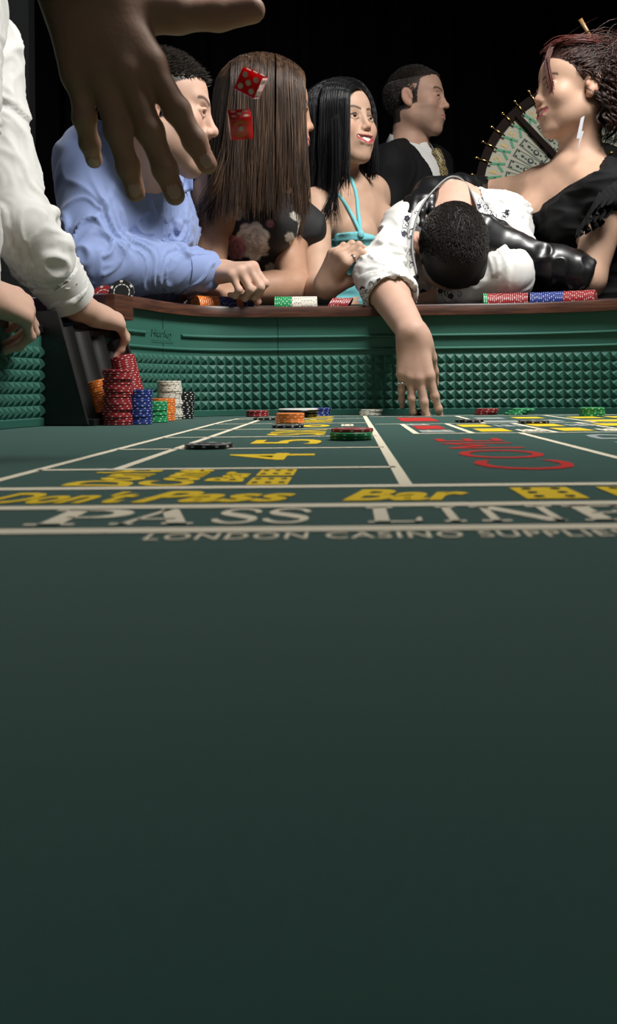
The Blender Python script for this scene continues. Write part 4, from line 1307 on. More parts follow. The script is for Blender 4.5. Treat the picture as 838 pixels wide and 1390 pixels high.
def scalp_points(X, n, mask, seed=0, off=.003):
    rg = np.random.RandomState(seed)
    out = []
    while len(out) < n:
        v = rg.normal(size=(n * 3, 3)); v /= np.linalg.norm(v, axis=1, keepdims=True)
        p1 = np.array([0, -.017, .034]) + v * (np.array([.0755, .091, .082]) + off)
        p2 = np.array([0, .022, .036]) + v * (np.array([.064, .062, .060]) + off)
        # keep the outer one of the two skull ellipsoids
        def inside(p, c, r): return (((p - c) / r) ** 2).sum(1) < 1
        ok1 = ~inside(p1, [0, .022, .036], np.array([.064, .062, .060]) + off * .5); ok2 = ~inside(p2, [0, -.017, .034], np.array([.0755, .091, .082]) + off * .5)
        p = np.concatenate([p1[ok1], p2[ok2][::3]]); nn_ = np.concatenate([v[ok1], v[ok2][::3]])
        m = mask(p) > .5
        out += list(zip(p[m], nn_[m]))
        rg.shuffle(out)
    return out[:n]
def short_hair(X, parent, n, mask, L, comb, matr, seed=0, r=.0009, k=4, jit=.35, name='hair'):
    rg = np.random.RandomState(seed + 5)
    ls = []
    for p, v in scalp_points(X, n, mask, seed):
        c = np.array(comb(p), float)
        d = nrm(v * .55 + c + rg.normal(size=3) * jit * .4)
        ln = L * rg.uniform(.6, 1.15)
        q = [p - v * .002]
        for j in range(1, k):
            q.append(q[-1] + nrm(d + (c - v * .35) * (j / k) * .8) * ln / (k - 1))
        ls.append([X.p(*t) for t in q])
    return obj(name, strands_mesh(name, ls, r, matr, .3), parent)
def man_mask(front=.070, side=.012):
    def f(p):
        x, y, z = p[:, 0], p[:, 1], p[:, 2]
        hl = np.where(y > .03, front - .25 * np.clip(np.abs(x) - .03, 0, 1) * 0 + .3 * np.clip(.05 - y, 0, 1), 0)
        top = (z > front - np.clip((.075 - y) * .55, 0, .06)) & (y > -.2)
        sideb = (y < .018 + .25 * np.clip(z, 0, .08)) & (z > -.045 + np.clip(y + .05, 0, .1) * .35)
        back = (y < -.045) & (z > -.075)
        return np.where(top | sideb | back, 1.0, 0.0)
    return f
def long_hair(X, parent, n, L, matr, seed, yr=(-.085, .045), yr2=None, sides=(1, -1), part=.0, off=(.004, .020), r=.0011, flare=.10, back=True, down=None, k=16, frontback=.012, wave=.004, name='hair', shorten=None):
    rg = np.random.RandomState(seed); ls = []
    dn = X.R.T @ np.array([0, 0, -1.]) if down is None else X.R.T @ nrm(down)
    for i in range(n):
        if back and i % 4 == 0:
            x0 = rg.uniform(-.085, .085); o = rg.uniform(*off)
            kk = math.sqrt(max(1 - (x0 / .1) ** 2, .05))
            pts = []
            for ph in (5, 35, 65, 92):
                a = math.radians(ph)
                pts.append((x0 * (.55 + .45 * math.sin(a)), -.02 - (.098 + o) * math.sin(a) * kk, .034 + (.084 + o) * math.cos(a) * (.55 + .45 * kk)))
            e = np.array(pts[-1]); out = np.array([x0 * flare * 2, -.02, 0])
        else:
            s = sides[i % len(sides)]; y0 = rg.uniform(*(yr if s > 0 or yr2 is None else yr2)); o = rg.uniform(*off)
            kk = math.sqrt(max(1 - ((y0 + .02) / .118) ** 2, .08))
            pts = []
            for ph in (2, 28, 56, 84):
                a = math.radians(ph)
                pts.append((part * (1 - math.sin(a)) + s * (.077 + o) * math.sin(a) * (.35 + .65 * kk), y0 - frontback * math.sin(a) * (1 if y0 > 0 else -.3), .034 + (.084 + o) * math.cos(a) * kk))
            e = np.array(pts[-1]); out = np.array([s * .012, y0 * flare * 1.2 - .005, 0])
        ln = L * (rg.uniform(.66, 1.10) if rg.rand() < .6 else rg.uniform(.9, 1.02)) * (shorten(pts[-1]) if shorten else 1)
        a0 = rg.uniform(0, 6.28); cl = noise3(np.array([[e[0] * 60, e[1] * 60, seed]]), seed)[0]
        for t in (.25, .5, .75, 1.0):
            w = np.array([math.sin(a0 + t * 5), math.cos(a0 * 1.3 + t * 4), 0]) * wave * t
            pts.append(tuple(e + dn * ln * t + out * t * ln / .3 + w + np.array([cl * .008 * t, cl * .012 * t, 0])))
        ls.append([X.p(*q) for q in bez(pts, k)])
    return obj(name, strands_mesh(name, ls, r, matr, .3), parent), ls
def ray_fn(pos, F):
    bv = BVHTree.FromPolygons([tuple(p) for p in pos], [tuple(f) for f in F])
    def f(px, py):
        d = P(px, py, 1.0) - np.array([0, 0, CAMH])
        h = bv.ray_cast(Vector((0, 0, CAMH)), Vector(nrm(d)))
        return None if h[0] is None else (np.array(h[0]), np.array(h[1]))
    return f

# =============== the thrower's hand in the foreground
SKIN_A = (.53, .335, .250); SKIN_T = (.43, .255, .175)
def person(label, loc): return empty('person', tuple(loc), label, 'person')
t_w = P(108, -38, .815); t_tip = P(238, 280, .80)
root = person('blurred bare hand in the foreground that has just let go of two dice', t_w)
Rh = axes(t_tip - t_w, V3(.12, -1, .12))
hops, tips = hand_ops(t_w, Rh, -1, [(4, 10, 8), (6, 8, 6), (6, 14, 10), (10, 34, 20)], spread=(9, 0, -6, -14), thumb=(64, 0, -5, -10), sc=1.09, fat=1.20, tb=.036)
el = P(10, -340, .70); sh = el + V3(-.05, -.25, .12)
ops = hops + [(('c', t_w, el, .036, .045), .02, 1), (('c', el, sh, .045, .05), .02, 1)]
b, pos, F = body(root, ops, None, SKIN_T, None, h=.0021, hi=t_w + V3(1, 1, .2), paint=knuckle_paint(tips))
add_nails(tips, b, MP['nail'])
dr = nrm(el - t_w)
cloth('jacket_sleeve', [(('c', t_w + dr * .0, el, .050, .060), 0, 1), (('c', el, sh, .056, .065), .02, 1), cuff_cut(t_w + dr * .0, -dr)], mat('black_jacket', (.006, .006, .007), .8), root, h=.006, wr=dict(amp=.003))

# =============== dealer on the left
WSH = mat('white_shirt', (.66, .655, .625), .75, spec=.25, sheen=.2, bump=(700, .12, .0004))
def joints(**k): return k
D = joints(nk=P(-130, -45, 1.36), ch=P(-170, 130, 1.36), pv=P(-190, 470, 1.34), s1=P(-72, 0, 1.20), s2=P(-40, 60, 1.49), e1=P(-80, 285, 1.08), w1=P(-40, 388, 1.25), e2=P(24, 306, 1.44), w2=P(105, 415, 1.57))
root = person('dealer in a white shirt at the left edge, hands on the chip rack', (D['ch'][0], D['ch'][1], FLOOR))
XD = Xf(P(-110, -160, 1.36), frame(85, -12), 1.02)
ops = head_ops(XD) + [(('c', XD.p(0, -.025, -.05), D['nk'], .055, .060), .03, 1)] + torso_ops(D['nk'], D['ch'], D['pv'], D['s1'], D['s2'])
ops += arm_ops(D['s1'], D['e1'], D['w1']) + arm_ops(D['s2'], D['e2'], D['w2'])
h2, t2 = hand_ops(D['w2'], axes(P(155, 432, 1.66) - D['w2'], V3(.25, -.45, .85)), -1, [(24, 42, 24), (28, 46, 26), (32, 48, 28), (36, 48, 24)], thumb=(30, 18, 12, 10), sc=1.0)
h1, t1 = hand_ops(D['w1'], axes(P(5, 405, 1.30) - D['w1'], V3(.1, -.75, .65)), -1, [(35, 60, 30), (38, 62, 30), (40, 62, 30), (42, 60, 30)], thumb=(28, 30, 20, 20), sc=1.0)
b, pos, F = body(root, ops + h1 + h2, XD, SKIN_A, (.5, .26, .2), (.03, .02, .015), h=.0052, fh=.004, fine=[(P(150, 440, 1.58), .07, .0026), (P(10, 400, 1.25), .07, .0026)], hairmask=man_mask(), paint=knuckle_paint(t1 + t2))
add_nails(t2, b, MP['nail'])
short_hair(XD, root, 2500, man_mask(), .016, lambda p: (0, -.8, .2), HD, 3, r=.0014)
so = torso_ops(D['nk'], D['ch'], D['pv'], D['s1'], D['s2'], r=(.135, .125), trap=.058)[:]
dw = nrm(D['w2'] - D['e2']); dw1 = nrm(D['w1'] - D['e1'])
so += arm_ops(D['s2'], D['e2'], D['w2'] - dw * .02, r=(.066, .050, .046, .039)) + sleeve_folds(D['s2'], D['e2'], D['w2'] - dw * .06, (.066, .050, .046, .040), 31, .009, (9, 6)) + arm_ops(D['s1'], D['e1'], D['w1'] - dw1 * .02, r=(.070, .058, .056, .043))
so += [cuff_cut(D['w2'] - dw * .022, dw), cuff_cut(D['w1'] - dw1 * .022, dw1)]
cloth('shirt', so, WSH, root, h=.0042, cr=dict(segs=[(D['s2'], D['e2']), (D['e2'], D['w2']), (D['s1'], D['e1']), (D['e1'], D['w1']), (D['nk'], D['pv'])], amp=.010, seed=5))
ring_band('cuff', D['w2'] - dw * .075, dw, .047, .040, .060, WSH, root); ring_band('cuff', D['w1'] - dw1 * .075, dw1, .049, .041, .060, WSH, root)
PANTS = mat('black_trousers', (.008, .008, .009), .8)
def legs(pv, root, m=PANTS, spread=.10, ax=V3(1, 0, 0), skirt=False):
    fl = FLOOR + .03
    o = [(('c', pv, pv - UP * .10, .135, .135, ax, 1.25), 0, 1)]
    shoe = []
    for s in (-1, 1):
        hp = pv + ax * s * .085 - UP * .05; kn = np.array([hp[0] + ax[0] * s * .02, hp[1], hp[2] * .5 + fl * .5]); an = np.array([kn[0], kn[1] + .02, fl + .05])
        o += [(('c', hp, kn, .09, .062), .03, 1), (('c', kn, an, .062, .05), .02, 1)]
    cloth('skirt' if skirt else 'trousers', o, m, root, h=.011, smooth=2)
    for s in (-1, 1):
        hp = pv + ax * s * .085; an = np.array([hp[0] + ax[0] * s * .02, hp[1] + .02, fl + .012])
        fwd = np.cross(ax, UP)
        pos, F = build([(('c', an - fwd * .03 + UP * .01, an + fwd * .14, .04, .035), 0, 1)], .008)
        pos[:, 2] = np.maximum(pos[:, 2], FLOOR + .002)
        obj('shoe', mesh_np('shoe', pos, F, M['leather']), root)
legs(D['pv'], root, ax=V3(0, 1, 0))

# =============== man in the blue shirt
BSH = mat('blue_shirt', (.215, .285, .520), .7, spec=.3, sheen=.25, bump=(700, .12, .0004))
D = joints(nk=P(188, 262, 1.97), ch=P(178, 325, 2.04), pv=P(160, 500, 2.10), s1=P(128, 218, 1.89), s2=P(222, 238, 2.20), e1=P(119, 360, 1.80), w1=P(292, 368, 1.99), e2=P(225, 390, 2.30), w2=P(245, 470, 2.28))
root = person('man in a blue shirt leaning on the rail with a clenched fist', (D['pv'][0], D['pv'][1], FLOOR))
X1 = Xf(P(220, 154, 1.84), frame(97, -4), 1.03)
ops = head_ops(X1) + [(('c', X1.p(0, -.025, -.05), D['nk'], .056, .062), .03, 1)] + torso_ops(D['nk'], D['ch'], D['pv'], D['s1'], D['s2'])
ops += arm_ops(D['s1'], D['e1'], D['w1']) + arm_ops(D['s2'], D['e2'], D['w2'])
h1, t1 = hand_ops(D['w1'], axes(P(360, 366, 1.90) - D['w1'], V3(-.15, -.3, .93)), -1, [(58, 78, 45), (60, 80, 45), (62, 80, 45), (64, 78, 42)], spread=(4, 0, -4, -8), thumb=(22, 38, 30, 25), sc=1.0)
b, pos, F = body(root, ops + h1, X1, SKIN_A, (.5, .26, .2), (.02, .014, .01), (.24, .15, .11), h=.005, fine=[(P(330, 378, 2.02), .07, .0026)], hairmask=man_mask(.066), paint=knuckle_paint(t1))
eyes(X1, b, IRB, EM)
short_hair(X1, root, 9000, man_mask(.066), .019, lambda p: (0, 1.0, .35) if p[2] > .05 else (0, -.45, -.8), HD, 7, r=.0012)
dw = nrm(D['w1'] - D['e1'])
so = torso_ops(D['nk'], D['ch'], D['pv'], D['s1'], D['s2'], r=(.132, .122), trap=.057)
so += arm_ops(D['s1'], D['e1'], D['w1'] - dw * .03, r=(.072, .060, .055, .044)) + sleeve_folds(D['s1'], D['e1'], D['w1'] - dw * .09, (.072, .060, .055, .046), 77, .009, (9, 7)) + folds(D['nk'] - UP * .02, D['ch'] - UP * .1, .10, .145, 5, 5, .009, 40) + arm_ops(D['s2'], D['e2'], D['w2'], r=(.066, .055, .052, .045))
so += [cuff_cut(D['w1'] - dw * .03, dw)]
sh_o, spos, sF = cloth('shirt', so, BSH, root, h=.0040, cr=dict(segs=[(D['s1'], D['e1']), (D['e1'], D['w1']), (D['nk'], D['pv'])], amp=.011, seed=12))
ring_band('cuff', D['w1'] - dw * .085, dw, .049, .043, .075, BSH, root, thick=.003)
# collar: stand round the neck plus the folded wings
nx = nrm(X1.p(0, -.025, -.05) - D['nk'])
ring_band('collar_stand', D['nk'] + nx * .012, nx, .078, .066, .045, BSH, root)
ray = ray_fn(spos, sF)
for cor in (((160, 184), (192, 176), (214, 246), (172, 263)), ((252, 222), (262, 220), (262, 258), (248, 262))):
    g = np.zeros((9, 9, 3)); last = 1.8
    cor = np.array(cor, float)
    for a in range(9):
        for b_ in range(9):
            u, v = a / 8, b_ / 8
            q = (cor[0] * (1 - u) + cor[1] * u) * (1 - v) + (cor[3] * (1 - u) + cor[2] * u) * v
            h = ray(*q)
            d_ = h[0][1] if h is not None and abs(h[0][1] - 1.88) < .18 else None
            g[a, b_] = (q[0], q[1], np.nan if d_ is None else d_)
    m_ = np.nanmean(g[:, :, 2]) if not np.all(np.isnan(g[:, :, 2])) else 1.85
    g[:, :, 2] = np.where(np.isnan(g[:, :, 2]), m_, g[:, :, 2])
    for _ in range(6):
        gp = np.pad(g[:, :, 2], 1, mode='edge'); g[:, :, 2] = (gp[:-2, 1:-1] + gp[2:, 1:-1] + gp[1:-1, :-2] + gp[1:-1, 2:]) / 4
    g[:, :, 2] -= .018
    vs = [P(*g[a, b_]) for a in range(9) for b_ in range(9)] + [P(*(g[a, b_] + [0, 0, .004])) for a in range(9) for b_ in range(9)]
    fs = []
    for a in range(8):
        for b_ in range(8):
            i0 = a * 9 + b_; fs += [[i0, i0 + 1, i0 + 10, i0 + 9], [81 + i0 + 9, 81 + i0 + 10, 81 + i0 + 1, 81 + i0]]
    for k_ in range(8): fs += [[k_, 81 + k_, 82 + k_, k_ + 1], [72 + k_, 73 + k_, 154 + k_, 153 + k_], [k_ * 9, k_ * 9 + 9, 81 + k_ * 9 + 9, 81 + k_ * 9], [k_ * 9 + 8, 81 + k_ * 9 + 8, 81 + k_ * 9 + 17, k_ * 9 + 17]]
    obj('collar_wing', mesh_np('collar_wing', np.array(vs), fs, BSH), root)
# placket and buttons
for px, py in ((226, 300), (222, 326)):
    h = ray(px, py)
    if h is not None:
        v_, f_ = disc([(.0045, 0), (.005, .001), (.0035, .0022)], 12); Rb_ = axes(h[1], UP)
        obj('button', mesh_np('button', [h[0] + Rb_ @ np.array([q[0], q[2], q[1]]) for q in v_], f_, BSH), root)
legs(D['pv'], root, ax=nrm(V3(.25, 1, 0)))

# =============== long brown-haired woman
SKIN_B = (.40, .225, .145)
def floral(pos, n):
    c = np.tile(np.array([.008, .008, .009]), (len(pos), 1))
    px = 474 + pos[:, 0] * FPX / pos[:, 1]; 
    rg = random.Random(4)
    fl = [(P(344, 328, 2.18), .044, (.86, .80, .70)), (P(318, 336, 2.18), .030, (.70, .32, .40)), (P(322, 292, 2.18), .022, (.48, .44, .34)), (P(326, 262, 2.2), .016, (.46, .42, .34)), (P(322, 372, 2.18), .022, (.40, .36, .30)),
          (P(352, 372, 2.18), .016, (.34, .20, .11)), (P(366, 362, 2.18), .018, (.48, .44, .36)), (P(403, 300, 2.25), .014, (.55, .52, .45)), (P(397, 330, 2.25), .014, (.52, .48, .40)), (P(390, 370, 2.2), .018, (.55, .50, .42)), (P(380, 352, 2.2), .012, (.50, .46, .38)), (P(370, 310, 2.2), .012, (.40, .16, .20)), (P(405, 395, 2.2), .014, (.5, .45, .4))]
    for c0, R, col in fl:
        d = pos - c0; q = np.hypot(d[:, 0], d[:, 2]); a = np.arctan2(d[:, 2], d[:, 0])
        rim = R * (.84 + .16 * np.abs(np.sin(a * 3.5 + c0[0] * 40)) + .06 * noise3(pos * 90, 5))
        m = np.clip((rim - q) / .004, 0, 1)
        pet = .82 + .18 * np.cos((q / R * 9 + 1.6 * np.sin(a * 3 + q * 90)))
        vein = (np.abs(np.sin(q / R * 7.5 + 1.2 * np.sin(a * 4))) < .16)[:, None]
        cc_ = np.array(col) * pet[:, None]
        cc_ = np.where(vein, cc_ * np.array([.62, .50, .38]), cc_)
        c = c * (1 - m[:, None]) + cc_ * m[:, None]
    return c
D = joints(nk=P(350, 240, 2.23), ch=P(352, 318, 2.30), pv=P(360, 500, 2.46), s1=P(292, 262, 2.17), s2=P(384, 268, 2.42), e1=P(284, 384, 2.10), w1=P(388, 393, 2.19), e2=P(400, 389, 2.20), w2=P(318, 395, 2.09))
root = person('woman with long brown hair and a black floral dress, arms folded on the rail', (D['pv'][0], D['pv'][1], FLOOR))
X2 = Xf(P(368, 153, 2.15), frame(99, -3), .97)
fw = nrm(np.cross(nrm(D['s2'] - D['s1']), UP)); fw = fw if fw[1] < 0 else -fw
fr = (.043, .036, .037, .024)
ops = head_ops(X2, False, .2, jaw=.9, nose=.88) + [(('c', X2.p(0, -.02, -.05), D['nk'], .046, .050), .03, 1)] + torso_ops(D['nk'], D['ch'], D['pv'], D['s1'], D['s2'], r=(.095, .082), w=1.35, trap=.034, bust=(fw, .055))
ops += arm_ops(D['s1'], D['e1'], D['w1'], fr) + arm_ops(D['s2'], D['e2'], D['w2'], fr)
h1, t1 = hand_ops(D['w1'], axes(D['w1'] - D['e1'], V3(0, -.5, .85)), -1, [(15, 30, 15)] * 4, sc=.9)
h2, t2 = hand_ops(D['w2'], axes(D['w2'] - D['e2'], V3(0, -.5, .85)), 1, [(15, 30, 15)] * 4, sc=.9)
b, pos, F = body(root, ops + h1 + h2, X2, SKIN_B, (.45, .14, .13), (.03, .02, .015), liner=(.02, .012, .01), h=.0045, fh=.0028)
eyes(X2, b, IRB, EM)
FLO = mat('floral_dress', attr=True, rough=.7)
so = torso_ops(D['nk'], D['ch'], D['pv'], D['s1'], D['s2'], r=(.101, .09), w=1.35, trap=.02, bust=(fw, .061))
so = [o for o in so if not (o[0][0] == 'c' and len(o[0]) == 5 and o[0][3] == .02)]
so.append((('p', nrm(V3(-.12, 0, 1)), nrm(V3(-.12, 0, 1)) @ (D['ch'] + UP * .075)), .006, -1))
dr_o, dpos, dF = cloth('dress', so, FLO, root, h=.0032, wr=dict(amp=.002), cols=floral)
for sx, pts in (('a', (P(330, 300, 2.19), P(323, 268, 2.19), P(318, 246, 2.24), P(322, 236, 2.32))), ('b', (P(398, 318, 2.24), P(404, 288, 2.25), P(398, 262, 2.31), P(385, 245, 2.38)))):
    v_, f_ = tube(bez(np.array(pts), 24), .011, 8)
    v_ = np.array(v_)
    obj('strap', mesh_np('strap', v_, f_, FLO, cols=np.clip(np.array([.42, .38, .30])[None] * (.55 + .9 * (noise3(v_ * 110, 2) > .05)[:, None]) * (noise3(v_ * 80, 9) > -.35)[:, None] + .008, 0, 1)), root)
capo = [(X2.ell((0, -.022, .036), (.083, .104, .090)), 0, 1), (X2.cone((.062, -.035, .0), (.068, -.045, -.16), .024, .020), .03, 1), (X2.cone((-.062, -.035, .0), (-.068, -.045, -.16), .024, .020), .03, 1), (X2.cone((0, -.085, .0), (0, -.085, -.2), .045, .035), .04, 1),
        (X2.ell((0, .085, -.02), (.070, .06, .085)), .008, -1)]
hm, _, _ = cloth('hair', capo, HB, root, h=.005, smooth=2)
h_, ls = long_hair(X2, root, 9000, .300, HB, 21, yr=(-.10, .070), off=(.009, .022), r=.0008, flare=.16, frontback=-.004, name='hair_strands', wave=.004)
# a few locks falling forward over the near shoulder
rg = np.random.RandomState(8); ls = []
for i in range(90):
    j = rg.normal(size=3) * .006
    ls.append(bez(np.array([P(318, 150, 2.08), P(310, 205, 2.06), P(296, 248, 2.05), P(282, 272, 2.06), P(268, 292 + rg.uniform(-10, 12), 2.08)]) + j, 14))
obj('hair_strands', strands_mesh('hair_strands', ls, .0009, HB), root)
legs(D['pv'], root, mat('black_skirt', (.008, .008, .009), .7), ax=nrm(V3(.8, .5, 0)), skirt=True)

# =============== black-haired woman in turquoise
SKIN_C = (.48, .305, .215)
D = joints(nk=P(466, 258, 2.52), ch=P(470, 322, 2.55), pv=P(468, 520, 2.62), s1=P(427, 284, 2.40), s2=P(503, 262, 2.63), e1=P(431, 396, 2.26), w1=P(441, 391, 2.07), e2=P(514, 372, 2.62), w2=P(470, 420, 2.48))
root = person('smiling woman with long straight black hair and a turquoise halter top', (D['pv'][0], D['pv'][1], FLOOR))
X3 = Xf(P(465, 170, 2.46), frame(44, 3, 4), .955)
fw = nrm(np.cross(nrm(D['s2'] - D['s1']), UP)); fw = fw if fw[1] < 0 else -fw
ops = head_ops(X3, False, 1.0, jaw=.86, nose=.86) + [(('c', X3.p(0, -.02, -.05), D['nk'], .045, .048), .03, 1)] + torso_ops(D['nk'], D['ch'], D['pv'], D['s1'], D['s2'], r=(.092, .080), w=1.35, trap=.031, bust=(fw, .052))
ops += arm_ops(D['s1'], D['e1'], D['w1'], fr) + arm_ops(D['s2'], D['e2'], D['w2'], fr)
for s in (-1, 1): ops.append((('c', D['nk'] + fw * .05 + UP * .005, (D['s1'] if s < 0 else D['s2']) * .75 + D['nk'] * .25 + fw * .045, .008, .007), .03, 1))
h1, t1 = hand_ops(D['w1'], axes(P(462, 352, 2.03) - D['w1'], V3(-.45, -.75, .15)), 1, [(42, 62, 35), (45, 66, 38), (48, 70, 38), (50, 70, 38)], spread=(3, 0, -3, -6), thumb=(26, 30, 25, 22), sc=.93)
pr3 = PROX[0]
b, pos, F = body(root, ops + h1, X3, SKIN_C, (.36, .03, .04), (.012, .009, .008), smile=1.0, liner=(.012, .008, .008), h=.0045, fh=.0021, fine=[(P(456, 370, 2.05), .06, .0026)], paint=knuckle_paint(t1))
eyes(X3, b, IRD, EM, gaze=(-.1, 1, 0)); teeth(X3, b, TEETH, 1.0); add_nails(t1, b, MP['nailpale'])
SILV = mat('silver', (.8, .8, .78), .2, metal=1)
finger_ring(pr3, 'silver_ring', SILV, root)
TQ = mat('turquoise_cloth', (.16, .52, .56), .7, sheen=.2)
so = torso_ops(D['nk'], D['ch'], D['pv'], D['s1'], D['s2'], r=(.099, .088), w=1.35, trap=.02, bust=(fw, .060))
so = [o for o in so if not (o[0][0] == 'c' and len(o[0]) == 5)]
so.append((('p', nrm(V3(.10, 0, 1)), nrm(V3(.10, 0, 1)) @ P(470, 320, 2.45)), .004, -1))
cloth('halter_top', so, TQ, root, h=.0035, wr=dict(amp=.004, sc=(14, 14, 55), seed=4))
ray = ray_fn(pos, F)
kn = ray(490, 317)[0] - V3(0, .012, 0)
for pix in (((490, 317), (478, 292), (464, 270), (450, 254), (446, 248)), ((490, 317), (487, 292), (484, 265), (479, 248), (476, 240))):
    v_, f_ = tube(ray_path(ray, pix, .003), .0052, 8); obj('halter_strap', mesh_np('halter_strap', v_, f_, TQ), root)
pos, F = build([(('e', kn + V3(0, .004, -.004), (.010, .009, .012), I3), 0, 1)], .002); obj('halter_knot', mesh_np('halter_knot', pos, F, TQ), root)
capo = [(X3.ell((0, -.024, .036), (.083, .102, .090)), 0, 1), (X3.cone((.060, .002, .0), (.064, .004, -.16), .022, .020), .03, 1), (X3.cone((-.060, -.045, .0), (-.060, -.055, -.13), .024, .020), .03, 1), (X3.cone((0, -.085, .0), (0, -.075, -.2), .045, .04), .04, 1),
        (X3.ell((-.008, .085, -.012), (.062, .068, .098)), .006, -1)]
cloth('hair', capo, HK, root, h=.005, smooth=2)
long_hair(X3, root, 4600, .245, HK, 33, yr=(-.10, .080), yr2=(-.10, .035), off=(.005, .020), r=.0010, flare=.10, frontback=-.016, part=-.018, name='hair_strands', wave=.005, shorten=lambda e: 1.0 if e[0] > 0 else .75)
rg = np.random.RandomState(9); ls = []
for i in range(60):
    j = rg.normal(size=3) * .005
    e = rg.uniform(-1, 1)
    ls.append(bez(np.array([P(455, 160, 2.33), P(456, 215, 2.33), P(454, 255, 2.34), P(448 + 10 * e, 285, 2.34), P(442 + 22 * e, 302, 2.34)]) + j, 14))
obj('hair_strands', strands_mesh('hair_strands', ls, .0008, HK), root)
legs(D['pv'], root, mat('patterned_skirt', (.02, .06, .09), .7, var=(60, (.05, .12, .16))), ax=nrm(V3(.5, .8, 0)), skirt=True)

# =============== man in the dark suit
SUIT = mat('dark_suit', (.0055, .0055, .006), .8, spec=.2)
D = joints(nk=P(556, 205, 3.13), ch=P(556, 268, 3.14), pv=P(556, 440, 3.15), s1=P(527, 228, 2.98), s2=P(585, 226, 3.28), e1=P(519, 340, 2.95), w1=P(530, 430, 2.92), e2=P(592, 340, 3.30), w2=P(600, 430, 3.25))
root = person('man in a dark suit and gold patterned tie standing behind, in profile', (D['pv'][0], D['pv'][1], FLOOR))
X4 = Xf(P(566, 138, 3.10), frame(72, 1), 1.0)
ops = head_ops(X4) + [(('c', X4.p(0, -.025, -.05), D['nk'], .055, .060), .03, 1)] + torso_ops(D['nk'], D['ch'], D['pv'], D['s1'], D['s2'])
ops += arm_ops(D['s1'], D['e1'], D['w1']) + arm_ops(D['s2'], D['e2'], D['w2'])
h1, _ = hand_ops(D['w1'], axes(D['w1'] - D['e1'], V3(-1, 0, 0)), 1, [(20, 30, 20)] * 4); h2, _ = hand_ops(D['w2'], axes(D['w2'] - D['e2'], V3(1, 0, 0)), -1, [(20, 30, 20)] * 4)
b, pos, F = body(root, ops + h1 + h2, X4, (.44, .265, .19), (.38, .18, .14), (.015, .011, .009), (.20, .13, .10), h=.006, fh=.0026, hairmask=man_mask(.078))
eyes(X4, b, IRD, EM)
short_hair(X4, root, 8000, man_mask(.078), .012, lambda p: (0, .9, .2) if p[2] > .06 else (0, -.5, -.8), HD, 9, r=.0012)
fwd = nrm(np.cross(nrm(D['s2'] - D['s1']), UP)); fwd = fwd if fwd[0] > 0 else -fwd
sd = nrm(D['s2'] - D['s1'])
so = torso_ops(D['nk'] - UP * .01, D['ch'], D['pv'], D['s1'], D['s2'], r=(.128, .118), trap=.050)
_, spos, sF = cloth('shirt', so, WSH, root, h=.008, smooth=2)
so = torso_ops(D['nk'] - UP * .015, D['ch'], D['pv'], D['s1'], D['s2'], r=(.139, .130), trap=.058) + arm_ops(D['s1'], D['e1'], D['w1'], r=(.072, .062, .058, .05)) + arm_ops(D['s2'], D['e2'], D['w2'], r=(.072, .062, .058, .05))
fr0 = D['nk'] + fwd * .14
# open V of the jacket
so += [(('c', fr0 - UP * .30 + fwd * .02, D['nk'] + fwd * .10 - sd * .02 + UP * .05, .014, .098), .004, -1), (('c', D['nk'] - UP * .0, D['nk'] + UP * .1, .070, .085), .004, -1)]
cloth('jacket', so, SUIT, root, h=.0062, wr=dict(amp=.003, seed=9))
# collar wings
for s in (-1, 1):
    vs, fs = [], []
    for i in range(14):
        a = math.radians(8 + 172 * i / 13) * s
        dv = fwd * math.cos(a) + sd * math.sin(a)
        tp = max(0, 1 - i / 4.0)
        vs += [D['nk'] + dv * .066 + UP * (.048 - .020 * math.cos(a)), D['nk'] + dv * (.088 + .030 * tp) + UP * (.004 - .052 * tp - .022 * math.cos(a)), D['nk'] + dv * (.082 + .028 * tp) + UP * (.002 - .052 * tp - .022 * math.cos(a))]
    for i in range(13):
        for j in range(2): fs.append([i * 3 + j, i * 3 + j + 1, i * 3 + 4 + j, i * 3 + 3 + j])
    obj('shirt_collar', mesh_np('shirt_collar', np.array(vs), np.array(fs), WSH), root)
TIE = mat('gold_tie', (.16, .115, .035), .45, sheen=.2)
nt = TIE.node_tree; ck = nt.nodes.new('ShaderNodeTexChecker'); ck.inputs['Scale'].default_value = 190; ck.inputs['Color1'].default_value = (.30, .22, .07, 1); ck.inputs['Color2'].default_value = (.025, .02, .012, 1)
nt.links.new(nt.nodes['Texture Coordinate'].outputs['Object'], ck.inputs['Vector']); nt.links.new(ck.outputs['Color'], nt.nodes['Principled BSDF'].inputs['Base Color'])
bv = BVHTree.FromPolygons([tuple(p) for p in spos], [tuple(f) for f in sF])
tpts = []
for t in np.linspace(.022, .36, 12):
    o_ = D['nk'] - UP * t + fwd * .5
    h = bv.ray_cast(Vector(o_), Vector(-fwd))
    tpts.append(np.array(h[0]) + fwd * .006 if h[0] is not None else (tpts[-1] - UP * .03 if tpts else D['nk'] + fwd * .1))
tp = [(('c', tpts[0] + fwd * .006, tpts[1] + fwd * .006, .019, .012, sd, 1.15), 0, 1)]
for i_ in range(1, 11): tp.append((('c', tpts[i_], tpts[i_ + 1], .0085 + .0006 * i_, .0091 + .0006 * i_, sd, 2.6), .004, 1))
cloth('tie', tp, TIE, root, h=.004, smooth=2)
legs(D['pv'], root, ax=nrm(V3(.3, 1, 0)))

